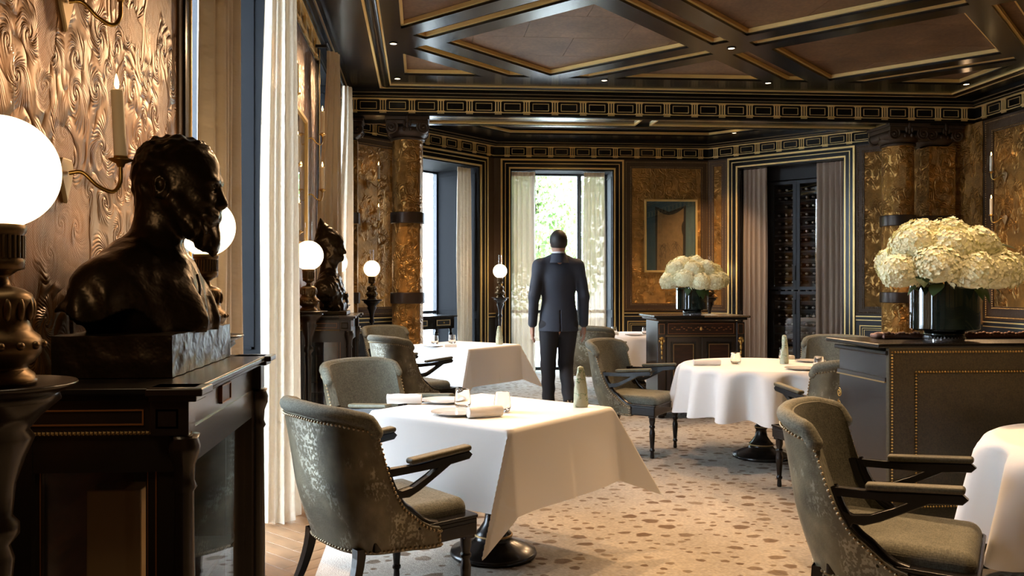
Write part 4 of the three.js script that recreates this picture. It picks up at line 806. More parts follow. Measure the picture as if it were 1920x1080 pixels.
function sconce(x, y, z, turn, dir, where, tilt = 0, lit = true) {
  let s; const ls = 'small brass candle sconce ' + where;
  if (!used[dir]) { used[dir] = true; s = sc[dir]; s.position.set(x, y, z); s.rotation.set(0, turn, 0); s.userData.label = ls; s.userData.group = 'brass candle sconces'; } else s = dup(sc[dir], [x, y, z], turn, ls, 'brass candle sconces');
  const p = new THREE.Vector3(0.07 * dir, 0.044, 0.12).applyAxisAngle(new THREE.Vector3(0, 1, 0), turn).add(new THREE.Vector3(x, y, z));
  let c; const lc = 'lit cream candle in the sconce ' + where;
  if (!usedC) { usedC = true; c = can0; c.position.copy(p); c.userData.label = lc; c.userData.group = 'lit candles'; } else c = dup(can0, p.toArray(), 0, lc, 'lit candles');
  c.rotation.set(0, 0, tilt);
  const l = new THREE.PointLight(WARM, FLAME.light, 0, 2); l.position.set(0, 0.215, 0); l.shadow.radius = 0.35; l.name = 'flame_light'; c.add(l);
}
const lw = XL + 0.014;
sconce(lw, 1.665, -2.27, Math.PI / 2, 1, 'beside the head of the bearded bust', 0.05);
sconce(lw, 2.115, -2.27, Math.PI / 2, 1, 'cut off by the top edge at left');
sconce(lw, 2.58, -5.62, Math.PI / 2, -1, 'topmost next to the near white curtain');
sconce(lw, 2.12, -5.66, Math.PI / 2, -1, 'second from top next to the near white curtain');
sconce(lw, 1.68, -5.72, Math.PI / 2, -1, 'just above the globe lamp before the hooded bust');
sconce(lw, 2.57, -6.92, Math.PI / 2, 1, 'upper one right of the pier picture');
sconce(lw, 2.11, -6.92, Math.PI / 2, 1, 'lower one right of the pier picture');
const onBay = (x) => [x + 0.016 * S2, -11.88 - x + 0.016 * S2];
{ const [x, z] = onBay(-0.71); sconce(x, 2.72, z, Math.PI / 4, 1, 'upper one left of the gilt column'); sconce(x, 2.17, z, Math.PI / 4, 1, 'lower one left of the gilt column'); }
for (const [y, w] of [[2.64, 'upper one on the right wall'], [2.14, 'middle one on the right wall'], [1.66, 'lowest one on the right wall behind the flowers']]) sconce(XR - 0.026, y, -9.22, -Math.PI / 2, -1, w);

// ---- downlights let into the ceiling
const dl0 = thing('downlight', '', 'downlight');
part('trim_ring', new THREE.TorusGeometry(0.036, 0.007, 8, 28).rotateX(Math.PI / 2).scale(1, 0.8, 1), M.black, dl0);
part('lens', cyl(0.030, 0.030, 0.004, 0, 0.001, 0, 24), new THREE.MeshStandardMaterial({ color: rgb(0.1, 0.1, 0.1), emissive: rgb(1.0, 0.78, 0.48), emissiveIntensity: 6 }), dl0);
[[2.93, -7.75, 'at the crossing of the ceiling ribs', 2.8, -6.9], [2.0, -9.06, 'left one along the beam', 1.9, -9.0], [3.84, -9.05, 'right one along the beam', 3.3, -8.6], [6.07, -8.95, 'in the far right corner of the ceiling', 6.0, -8.9], [-0.26, -9.14, 'in the far left corner of the ceiling', 0.1, -8.9], [-0.26, -7.82, 'on the ceiling border above the hooded bust', 0.2, -8.6],
  [0.62, -4.45, 'above the nearest square table, out of view', 0.45, -4.3], [1.38, -6.22, 'above the middle of the carpet, out of view', 1.5, -5.4], [4.48, -6.22, 'above the round table, out of view', 3.2, -6.3], [2.93, -4.67, 'above the counter, out of view', 2.75, -4.0], [2.2, -2.9, 'above the right-hand table, out of view', 2.1, -3.1], [2.83, -11.3, 'in the bay ceiling', 2.8, -11.6], [4.6, -12.05, 'in the bay ceiling over the flowers', 4.2, -12.8]].forEach(([x, z, where, tx, tz], i) => {
  const lab = 'small round downlight ' + where, d = i ? dup(dl0, [x, HC - 0.004, z], 0, lab, 'ceiling downlights') : dl0; if (!i) { d.position.set(x, HC - 0.004, z); d.userData.label = lab; d.userData.group = 'ceiling downlights'; }
  const s = new THREE.SpotLight(rgb(1.0, 0.62, 0.32), SPOT, 0, 0.62, 0.6, 2); s.position.set(0, -0.014, 0); s.target.position.set(tx - x, -HC, tz - z); s.shadow.radius = 1.5; s.name = 'downlight_beam'; d.add(s, s.target);
});

// ================================================================ CURTAINS
// path: list of [x,z] along the head; folds run along it; foot spreads the bunch at the floor
function curtain(label, path, y0, y1, folds, amp, mat, { foot = 1, ph = 0, spread = [0, 0], pinch = 0.55 } = {}) {
  const c = thing('curtain', label, 'curtain', [0, 0, 0]);
  const cv = new THREE.CatmullRomCurve3(path.map(([x, z]) => new THREE.Vector3(x, 0, z))), mid = cv.getPoint(0.5), up = 18;
  const pt = (u, v) => {
    const p = cv.getPoint(u), t = cv.getTangent(u), s = 1 - v, y = lerp(y1, y0, v);
    const k = 1 + (foot - 1) * v, w = sm(0, 0.12, v);
    const fo = Math.sin(u * folds * Math.PI * 2 + ph), a = amp * (0.55 + 0.45 * w) * (fo * 0.8 + 0.2 * Math.sin(u * folds * Math.PI * 4 + 1 + v * 2)) + amp * 0.5 * Math.sin(u * 7 + v * 5 + ph) * v;
    const squeeze = lerp(pinch, 1, sm(0, 0.5, v)) * k;
    return [mid.x + (p.x - mid.x) * squeeze + t.z * a + spread[0] * v * v, y + (v > 0.99 ? 0.012 * Math.sin(u * 9 + ph) : 0), mid.z + (p.z - mid.z) * squeeze - t.x * a + spread[1] * v * v, u * 0.9, y];
  };
  const g1 = grid(folds * 12, 40, pt);
  part('drape', g1, mat, c, true);
  part('heading_tape', grid(folds * 12, 2, (u, v) => { const p = pt(u, v * 0.022); const q = cv.getTangent(u); return [p[0] + q.z * 0.004, p[1] + 0.004, p[2] - q.x * 0.004, u, v * 0.1]; }), mat, c, true);
  return c;
}
curtain('warm lit curtain behind the bearded bust lamp', [[-0.93, -3.60], [-0.90, -3.78], [-0.92, -3.98], [-0.90, -4.20]], 0.01, 3.42, 5, 0.03, M.curtainLined, { pinch: 0.92 });
curtain('white silk curtain beyond the bearded bust cabinet', [[-0.90, -4.80], [-0.845, -4.86], [-0.775, -4.89], [-0.735, -4.98], [-0.79, -5.10]], 0.01, 3.42, 6, 0.022, M.curtain, { pinch: 0.75, ph: 1, foot: 1.0 });
curtain('beige curtain hung nearer of the two beyond the hooded bust', [[-0.90, -7.36], [-0.82, -7.42], [-0.745, -7.5], [-0.73, -7.64], [-0.80, -7.78]], 0.01, 3.43, 5, 0.020, M.curtainLined, { pinch: 0.5, ph: 2 });
curtain('grey white curtain hung farther of the two beyond the hooded bust', [[-0.90, -8.66], [-0.82, -8.70], [-0.735, -8.78], [-0.73, -8.9], [-0.80, -9.02]], 0.01, 3.43, 5, 0.020, M.curtain, { pinch: 0.5, ph: 0.5 });
for (const [z0, z1, w] of [[-3.35, -5.35, 'window beside the bearded bust'], [-7.25, -9.1, 'window beyond the hooded bust']]) { const r = thing('curtain_rod', 'slim metal curtain rod over the ' + w, 'curtain rod', [-0.815, 3.45, (z0 + z1) / 2]); part('rod', cyl(0.010, 0.010, z0 - z1, 0, 0, 0, 10).rotateX(Math.PI / 2), M.frameIron, r); for (const s of [-1, 1]) part('bracket', [span(-0.13, 0.005, -0.012, 0.012, s * (z0 - z1) * 0.44 - 0.01, s * (z0 - z1) * 0.44 + 0.01)], M.frameIron, r); }
const bayP = (w, lx, lz) => { const v = new THREE.Vector3(lx, 0, lz).applyAxisAngle(new THREE.Vector3(0, 1, 0), w.rotation.y).add(w.position); return [v.x, v.z]; };
curtain('curtain at the right of the bay window behind the column', [bayP(wbl, OL[1] - 0.36, -0.14), bayP(wbl, OL[1] - 0.20, -0.16), bayP(wbl, OL[1] - 0.04, -0.13)], 0.01, OT - 0.03, 4, 0.03, M.curtain, { pinch: 0.9 });
curtain('left curtain of the back window', [[1.40, -13.14], [1.55, -13.16], [1.80, -13.14]], 0.01, OT - 0.03, 5, 0.035, M.curtain, { pinch: 0.98, ph: 1 });
curtain('right curtain of the back window', [[2.56, -13.15], [2.72, -13.16], [2.93, -13.14]], 0.01, OT - 0.03, 5, 0.035, M.curtain, { pinch: 0.9 });
curtain('taupe curtain at the left of the wine room', [bayP(wbr, OR[0] + 0.03, -0.12), bayP(wbr, OR[0] + 0.2, -0.14), bayP(wbr, OR[0] + 0.42, -0.12)], 0.01, OT - 0.03, 5, 0.03, M.curtainTaupe, { pinch: 0.95 });
curtain('taupe curtain at the right of the wine room', [bayP(wbr, OR[1] - 0.45, -0.12), bayP(wbr, OR[1] - 0.22, -0.14), bayP(wbr, OR[1] - 0.03, -0.12)], 0.01, OT - 0.03, 5, 0.03, M.curtainTaupe, { pinch: 0.95, ph: 2 });

// ================================================================ WINE ROOM behind the right opening
{
  const o = thing('wine_cabinet', 'black glazed wine cabinet with rows of bottles between taupe curtains', 'cabinet', [wbr.position.x, 0, wbr.position.z], wbr.rotation.y), a = OR[0] - 0.35, b = OR[1] + 0.35, z = -0.48;
  part('carcass', [span(a, b, 0, 0.08, z - 0.55, z), span(a, b, 3.0, 3.6, z - 0.55, z), span(a, a + 0.05, 0, 3.6, z - 0.55, -0.2), span(b - 0.05, b, 0, 3.6, z - 0.55, -0.2), span(a, b, 0, 3.6, z - 0.60, z - 0.55), span(a, b, 3.55, 3.6, z, -0.2), span(a, b, -0.02, 0.0, z, -0.2)], M.blackMatt, o);
  const xs = [a + 0.05, 0.82, 1.22, 1.70, b - 0.05];
  for (let k = 0; k < 4; k++) for (const [y0, y1] of [[0.1, 1.28], [1.30, 2.98]]) {
    const d = part('door', rectFrame(xs[k] + 0.003, xs[k + 1] - 0.003, y0, y1, 0.05, z - 0.02, z + 0.015), M.frameIron, o);
    part('door_pane', [span(xs[k] + 0.05, xs[k + 1] - 0.05, y0 + 0.05, y1 - 0.05, z - 0.006, z + 0.002)], M.glassDoor, d);
    if (k === 1) part('handle', [rbox(0.045, 0.22, 0.02, 0.004, xs[k + 1] - 0.03, y0 > 1 ? y0 + 0.26 : y1 - 0.24, z + 0.03)], M.blackMatt, d);
  }
  const shelves = []; for (let y = 0.2; y < 3.0; y += 0.13) shelves.push(y);
  for (const y of shelves) part('shelf', [span(a + 0.05, b - 0.05, y, y + 0.012, z - 0.5, z - 0.06)], M.frameIron, o);
}

{ // bottles lying neck outwards on the shelves
  const geo = G([lathe([[0, -0.30], [0.036, -0.30], [0.038, -0.28], [0.038, -0.12], [0.030, -0.085], [0.014, -0.06], [0.0135, -0.01]], 10), ]).rotateX(Math.PI / 2), capg = G([lathe([[0.0145, -0.05], [0.0150, 0.0], [0.0150, 0.006], [0, 0.006]], 10)]).rotateX(Math.PI / 2);
  const b0 = new THREE.Group(); const m1 = new THREE.Mesh(geo, M.bottle); m1.name = 'body'; const m2 = new THREE.Mesh(capg, M.foilCap); m2.name = 'foil_cap'; b0.add(m1, m2);
  let n = 0; const q = wbr.rotation.y;
  for (let y = 0.2, r = 0; y < 2.9; y += 0.13, r++) for (let lx = 0.92; lx < 1.68; lx += 0.105) {
    if (rnd() < 0.12) continue;
    const o = b0.clone(); o.name = numbered('wine_bottle'); const [x, zz] = bayP(wbr, lx + rr(-0.01, 0.01), -0.56); o.position.set(x, y + 0.012 + 0.039, zz); o.rotation.set(0, q, 0);
    o.userData = { label: 'dark wine bottle lying neck outwards in the glazed wine cabinet', category: 'bottle', group: 'bottles in the wine cabinet' }; scene.add(o); n++;
  }
}

// ================================================================ PICTURES
{
  const c = document.createElement('canvas'); c.width = 384; c.height = 528; const g = c.getContext('2d');
  g.fillStyle = '#4f6a72'; g.fillRect(0, 0, 384, 528);
  g.fillStyle = '#3e5c68'; g.fillRect(0, 0, 70, 528); g.fillStyle = '#5f7a7a'; g.fillRect(310, 0, 74, 528);
  for (let k = 0; k < 240; k++) { g.globalAlpha = 0.05; g.fillStyle = rnd() < 0.5 ? '#86a0a0' : '#2d4450'; g.fillRect(rr(0, 384), rr(0, 300), rr(4, 26), rr(40, 260)); } g.globalAlpha = 1;
  g.fillStyle = '#2f2a1e'; g.beginPath(); g.moveTo(70, 40); g.lineTo(180, 80); g.lineTo(310, 30); g.lineTo(306, 528); g.lineTo(74, 528); g.fill();
  g.fillStyle = '#a08454'; g.beginPath(); g.moveTo(88, 66); g.quadraticCurveTo(180, 150, 294, 48); g.lineTo(292, 150); g.quadraticCurveTo(262, 190, 288, 260); g.lineTo(286, 528); g.lineTo(84, 528); g.fill();
  for (let k = 0; k < 500; k++) { g.globalAlpha = 0.06; g.fillStyle = rnd() < 0.5 ? '#c8aa74' : '#6d5430'; g.beginPath(); g.ellipse(rr(90, 284), rr(80, 528), rr(3, 16), rr(3, 26), rr(0, 3), 0, 7); g.fill(); } g.globalAlpha = 0.6;
  g.strokeStyle = '#4a3a22'; g.lineWidth = 3; for (let k = 0; k < 26; k++) { g.beginPath(); const x = rr(95, 250), y = rr(330, 500); g.moveTo(x, y); g.quadraticCurveTo(x + rr(-10, 40), y - rr(20, 90), x + rr(10, 50), y + rr(-10, 40)); g.stroke(); } g.globalAlpha = 1;
  const t = new THREE.CanvasTexture(c); t.colorSpace = THREE.SRGBColorSpace;
  const p = thing('picture', 'gilt framed blue and tan picture on the back wall', 'picture', [3.925, 2.15, -12.985]), w = 0.425, h = 0.575;
  part('frame', rectFrame(-w, w, -h, h, 0.032, 0, 0.035).concat(rectFrame(-w + 0.01, w - 0.01, -h + 0.01, h - 0.01, 0.012, 0.035, 0.042)), M.gold, p);
  part('canvas', new THREE.PlaneGeometry(2 * w - 0.06, 2 * h - 0.06).translate(0, 0, 0.014), std(rgb(0.62, 0.60, 0.56), 0.6, 0, { map: t }), p, true);
  part('glazing', [box(2 * w - 0.06, 2 * h - 0.06, 0.003, 0, 0, 0.022)], M.glass, p);
  const p2 = thing('picture', 'gilt framed glazed picture on the pier behind the hooded bust', 'picture', [XL + 0.02, 2.17, -6.25], Math.PI / 2);
  part('frame', rectFrame(-0.43, 0.43, -0.5, 0.5, 0.025, 0, 0.04), M.gold, p2);
  part('canvas', [box(0.81, 0.95, 0.004, 0, 0, 0.012)], M.leatherBand, p2);
  part('glazing', [box(0.81, 0.95, 0.003, 0, 0, 0.026)], M.glass, p2);
}

// ================================================================ BUSTS
const wob = (x, y, z, f) => Math.sin(x * f + 1.3 * Math.sin(y * f * 0.7)) * Math.sin(y * f * 1.1 + 1.7 * Math.sin(z * f * 0.6)) * Math.sin(z * f * 0.9 + 1.1 * Math.sin(x * f * 0.8));
{
  const b = thing('bronze_bust', 'dark bronze bust of a bearded man facing right on a block plinth', 'bust', [-0.782, 1.1405, -2.435]), Y = 0.104;
  const f = (x, y0, z) => {
    const y = y0 - Y, az = Math.abs(z);
    let d = ell(x, y, z, [0.088, 0.436, 0], [0.114, 0.115, 0.090]);                                  // skull
    d = smin(d, ell(x, y, z, [0.140, 0.405, 0], [0.066, 0.115, 0.068]), 0.03);                       // face
    d = smin(d, ell(x, y, z, [0.035, 0.44, 0], [0.066, 0.085, 0.082]), 0.03);
    d = smin(d, ell(x, y, az, [0.188, 0.420, 0.026], [0.022, 0.012, 0.026]), 0.015);                 // brow
    d = smin(d, cap(x, y, z, [0.198, 0.412, 0], [0.215, 0.358, 0], 0.009, 0.016), 0.012);            // nose
    d = smin(d, ell(x, y, az, [0.203, 0.352, 0.014], [0.012, 0.010, 0.010]), 0.01);
    d = smin(d, ell(x, y, az, [0.168, 0.360, 0.042], [0.026, 0.022, 0.020]), 0.02);                  // cheek
    d = Math.max(d, -(ell(x, y, az, [0.206, 0.398, 0.034], [0.016, 0.013, 0.018])));                  // eye socket
    d = smin(d, ell(x, y, az, [0.194, 0.397, 0.032], [0.010, 0.008, 0.012]), 0.006);
    d = smin(d, ell(x, y, az, [0.184, 0.322, 0.02], [0.024, 0.016, 0.034]), 0.015);                  // moustache
    d = smin(d, cap(x, y, z, [0.152, 0.312, 0], [0.168, 0.256, 0], 0.050, 0.034), 0.03);             // beard
    d = smin(d, cap(x, y, z, [0.172, 0.27, 0], [0.190, 0.222, 0.0], 0.034, 0.014), 0.02);
    d = smin(d, cap(x, y, az, [0.10, 0.36, 0.07], [0.14, 0.29, 0.04], 0.018, 0.03), 0.03);
    d = smin(d, ell(x, y, az, [0.068, 0.398, 0.088], [0.022, 0.036, 0.014]), 0.008);                 // ear
    d = Math.max(d, -ell(x, y, az, [0.072, 0.40, 0.101], [0.012, 0.020, 0.008]));
    const hair = sm(0.12, -0.02, x) + sm(0.47, 0.54, y); d -= hair * 0.0050 * wob(x, y, z, 95) * (y > 0.33 ? 1 : 0);
    const bd = sm(0.335, 0.30, y) * sm(0.08, 0.13, x) * (y > 0.2 ? 1 : 0); d -= bd * 0.006 * wob(x, y * 0.5, z, 120);
    d = smin(d, cap(x, y, z, [0.040, 0.34, 0], [0.022, 0.20, 0], 0.062, 0.076), 0.04);               // neck
    let t = cap(x, y, az, [-0.015, 0.190, 0.05], [-0.025, 0.125, 0.195], 0.070, 0.072);              // shoulders
    t = smin(t, ell(x, y, z, [0.005, 0.06, 0], [0.150, 0.175, 0.245]), 0.06);
    t = smin(t, cap(x, y, az, [0.075, 0.155, 0.03], [0.125, 0.02, 0.05], 0.058, 0.062), 0.05);       // chest
    t = smin(t, cap(x, y, az, [-0.045, 0.105, 0.215], [-0.062, 0.050, 0.240], 0.076, 0.074), 0.04);   // arm stump
    t -= 0.009 * Math.sin(az * 60 + x * 50 + 8 * y) * sm(0.2, 0.08, y) * sm(-0.05, 0.02, x) + 0.006 * Math.sin(x * 85 + y * 18) * sm(0.12, 0.18, az) * sm(0.16, 0.1, y);
    t = smin(t, cap(x, y, az, [0.10, 0.20, 0.045], [0.165, 0.02, 0.022], 0.010, 0.014), 0.012);      // lapel
    d = smin(d, t, 0.035);
    d = Math.max(d, -y - 0.004 + 0.05 * sm(0.17, 0.22, az) * (1 + 0.3 * Math.sin(x * 40)));           // cut foot
    return d - 0.0010 * wob(x, y, z, 60);
  };
  part('figure', sdfGeo(f, [-0.24, 0.08, -0.36], [0.27, 0.69, 0.36], 0.0068), M.bronze, b);
  const pl = new THREE.BoxGeometry(0.290, 0.104, 0.63, 14, 8, 28), p = pl.attributes.position;
  for (let i = 0; i < p.count; i++) { const x = p.getX(i), y = p.getY(i), z = p.getZ(i), k = 0.0018 * Math.sin(z * 70 + 2 * Math.sin(y * 40)) + 0.0014 * Math.sin(x * 66 + z * 30 + y * 50); if (Math.abs(x) > 0.144) p.setX(i, x + k); if (Math.abs(z) > 0.314) p.setZ(i, z + k); if (y > 0.051) p.setY(i, y + k * 0.6); }
  pl.computeVertexNormals(); part('plinth', pl.translate(0.022, 0.0535, 0), M.bronze, b);
  part('tassel', [tube([[0.155, 0.26, 0.04], [0.165, 0.22, 0.05], [0.160, 0.17, 0.055]], 0.004, 16, 6), ball(0.010, 0.165, 0.185, 0.055, 1, 1.6, 1, 10, 8)], M.bronze, b);
}
{
  const b = thing('bronze_bust', 'dark bronze bust with pointed hood facing right behind a globe lamp', 'bust', [-0.72, 1.1405, -6.68]);
  const f = (x, y, z) => {
    const az = Math.abs(z);
    let d = ell(x, y, z, [0.020, 0.52, 0], [0.085, 0.125, 0.078]);
    d = smin(d, cap(x, y, z, [-0.075, 0.752, 0], [-0.035, 0.60, 0], 0.010, 0.095), 0.04);
    d = smin(d, cap(x, y, z, [-0.03, 0.64, 0], [0.055, 0.575, 0], 0.055, 0.045), 0.04);
    d = smin(d, cap(x, y, z, [0.095, 0.535, 0], [0.118, 0.487, 0], 0.009, 0.013), 0.015);
    d = smin(d, ell(x, y, z, [0.088, 0.44, 0], [0.022, 0.026, 0.028]), 0.02);
    d = smin(d, ell(x, y, z, [0.095, 0.455, 0], [0.016, 0.012, 0.022]), 0.01);
    d = Math.max(d, -ell(x, y, az, [0.100, 0.525, 0.03], [0.014, 0.012, 0.016]));
    d = smin(d, cap(x, y, z, [-0.01, 0.44, 0], [-0.015, 0.28, 0], 0.062, 0.072), 0.04);
    let t = cap(x, y, az, [-0.01, 0.26, 0.04], [-0.03, 0.19, 0.17], 0.07, 0.085);
    t = smin(t, ell(x, y, z, [0.01, 0.18, 0], [0.105, 0.15, 0.19]), 0.05);
    t = smin(t, ell(x, y, z, [0.03, 0.06, 0], [0.10, 0.09, 0.14]), 0.04);
    t -= 0.007 * wob(x, y, z, 45) + 0.002 * wob(x, y, z, 110);
    d = smin(d, t, 0.04);
    return Math.max(d - 0.003 * wob(x, y, z, 70), -y);
  };
  part('figure', sdfGeo(f, [-0.18, -0.02, -0.29], [0.19, 0.79, 0.29], 0.0085), M.bronze, b);
  part('foot', [rbox(0.25, 0.03, 0.34, 0.006, 0.02, 0.015, 0), ...Array.from({ length: 9 }, (_, k) => ball(0.03, 0.11 + 0.012 * Math.sin(k * 2), 0.05 + 0.014 * k, -0.02 + 0.02 * Math.sin(k * 3.1), 0.8, 0.9, 1.2, 8, 6))], M.bronze, b);
}

// ================================================================ FLOWERS IN DARK GLASS
function makeBloom(k) {
  const l = [], n = 560, R = 0.092;
  const pet = new THREE.BufferGeometry(); pet.setAttribute('position', new THREE.Float32BufferAttribute([0, 0, 0, 0.0062, 0.0022, 0.0068, 0, 0.0034, 0.0135, 0, 0, 0, 0, 0.0034, 0.0135, -0.0062, 0.0022, 0.0068], 3)); pet.computeVertexNormals();
  const up = new THREE.Vector3(0, 1, 0);
  for (let i = 0; i < n; i++) {
    const y = 1 - 2 * (i + 0.5) / n, ph = i * 2.39996 + k; if (y < -0.75) continue;
    const r = Math.sqrt(1 - y * y), d = new THREE.Vector3(r * Math.cos(ph), y, r * Math.sin(ph)), q = new THREE.Quaternion().setFromUnitVectors(up, d.clone().add(new THREE.Vector3(rr(-0.3, 0.3), rr(-0.3, 0.3), rr(-0.3, 0.3))).normalize());
    const rad = R * rr(0.90, 1.06) * (1 + 0.06 * Math.sin(3 * ph + k)), s = rr(0.72, 1.08), t0 = rr(0, 1.5);
    for (let p = 0; p < 4; p++) { const g = pet.clone(); g.scale(s, s, s); g.rotateY(t0 + p * Math.PI / 2); g.applyQuaternion(q); g.translate(d.x * rad, d.y * rad * 0.88, d.z * rad); l.push(g); }
  }
  const g = mergeGeometries(l); g.setAttribute('uv', new THREE.Float32BufferAttribute(new Float32Array(g.attributes.position.count * 2), 2)); return g;
}
const blooms = [0, 1, 2].map(makeBloom), bloomCore = G(ball(0.080, 0, 0, 0, 1, 0.88, 1, 14, 10));
M.petalCore = std(rgb(0.86, 0.86, 0.60), 0.9);
const leafGeo = (() => grid(6, 8, (u, v) => { const w = 0.035 * Math.sin(Math.PI * Math.pow(v, 0.8)) * (u * 2 - 1); return [w, 0.012 * Math.sin(v * 3) - 0.15 * Math.abs(w), v * 0.12, u, v]; }))();
const bloomPlace = ['leftmost white hydrangea bloom', 'second low white bloom from the left', 'middle white bloom of the low row', 'second low white bloom from the right', 'rightmost white hydrangea bloom', 'upper left white bloom', 'upper middle white bloom', 'upper right white bloom', 'white bloom above the rightmost one', 'topmost white bloom right of centre', 'topmost white bloom left of centre'];
function bouquet(pos, where, spots, leaves) {
  const v = thing('glass_vase', 'dark footed glass vase of hydrangeas ' + where, 'vase', pos);
  const lobes = (y0, y1, r) => grid(96, 6, (u, w) => { const a = u * Math.PI * 2, k = r * (1 + 0.022 * Math.cos(a * 6)); return [Math.cos(a) * k, lerp(y0, y1, w), -Math.sin(a) * k]; });
  part('bowl', [lobes(0.06, 0.285, 0.163), lathe([[0.0, 0.052], [0.15, 0.052], [0.163, 0.062]], 48), lathe([[0.160, 0.285], [0.152, 0.286], [0.148, 0.20], [0, 0.20]], 48)], M.darkGlass, v);
  part('foot', lathe([[0, 0.012], [0.094, 0.012], [0.094, 0.052], [0, 0.052]], 40), M.darkGlass, v);
  const cut = []; for (let k = 0; k < 36; k++) { const a = k / 36 * Math.PI * 2; cut.push(new THREE.OctahedronGeometry(0.011, 0).scale(0.8, 1, 0.8).translate(Math.cos(a) * 0.092, 0.0125, Math.sin(a) * 0.092)); }
  part('cut_glass_rim', [...cut, cyl(0.09, 0.09, 0.02, 0, 0.0105, 0, 36)], phy(rgb(0.55, 0.55, 0.55), 0.08, 0.6), v);
  spots.forEach(([x, y, z, s], i) => {
    const o = thing('hydrangea_bloom', (bloomPlace[i] || 'white hydrangea bloom half buried among the others') + ' in the vase ' + where, 'flower', [pos[0] + x, pos[1] + y, pos[2] + z], i * 1.3, 'hydrangea blooms ' + where);
    o.scale.setScalar(s * 1.12);
    const m = new THREE.Mesh(blooms[i % 3], M.petal); m.name = 'petals'; const c = new THREE.Mesh(bloomCore, M.petalCore); c.name = 'flower_core';
    const st = new THREE.Vector3(-x * 0.75, -(y - 0.18), -z * 0.75).divideScalar(s * 1.12).applyAxisAngle(new THREE.Vector3(0, 1, 0), -i * 1.3);
    o.add(m, c); part('stem', tube([[0, -0.03, 0], [st.x * 0.4, st.y * 0.45, st.z * 0.4], [st.x, st.y, st.z]], 0.004, 10, 6), M.leaf, o);
    for (const q of [m, c]) q.castShadow = q.receiveShadow = true;
  });
  leaves.forEach(([x, y, z, ry, rx]) => { const m = solo('hydrangea_leaf', leafGeo, M.leaf, 'dark green hydrangea leaf in the vase ' + where, 'leaf', [pos[0] + x, pos[1] + y, pos[2] + z], 0, 'hydrangea leaves ' + where, true); m.rotation.set(rx, ry, 0, 'YXZ'); });
}
const mound = [[-0.262, 0.345, 0.06, 0.98], [-0.13, 0.375, 0.14, 1.08], [0.02, 0.345, 0.19, 1.05], [0.17, 0.345, 0.15, 1.08], [0.275, 0.365, 0.05, 1.0], [-0.17, 0.475, 0.02, 1.08], [-0.03, 0.46, 0.10, 1.1], [0.12, 0.47, 0.06, 1.12], [0.22, 0.45, -0.03, 1.0], [0.05, 0.52, -0.05, 1.1], [-0.09, 0.52, -0.05, 1.05], [-0.18, 0.39, -0.12, 1.0], [0.16, 0.40, -0.15, 1.0], [0.0, 0.40, -0.18, 1.0], [-0.05, 0.42, -0.02, 1.0], [0.08, 0.40, 0.03, 1.0]];
bouquet([2.655, 1.0905, -4.09], 'on the counter at right', mound, [[-0.10, 0.30, 0.12, -0.9, 0.7], [-0.16, 0.32, 0.08, -1.7, 0.9], [0.05, 0.31, 0.15, 0.3, 1.1], [0.15, 0.31, 0.08, 1.0, 0.8], [0.18, 0.49, 0.10, 1.2, 0.3], [0.10, 0.3, 0.13, 0.6, 1.2], [-0.2, 0.36, 0.13, -0.4, 0.9]]);
bouquet([2.85, 1.0605, -8.66], 'on the sideboard', mound, [[0.02, 0.30, 0.14, 0.1, 1.3], [0.09, 0.30, 0.13, 0.5, 1.2], [0.05, 0.28, 0.16, 0.2, 1.4], [0.14, 0.31, 0.1, 1.0, 1.0], [-0.08, 0.31, 0.12, -0.5, 1.2]]);

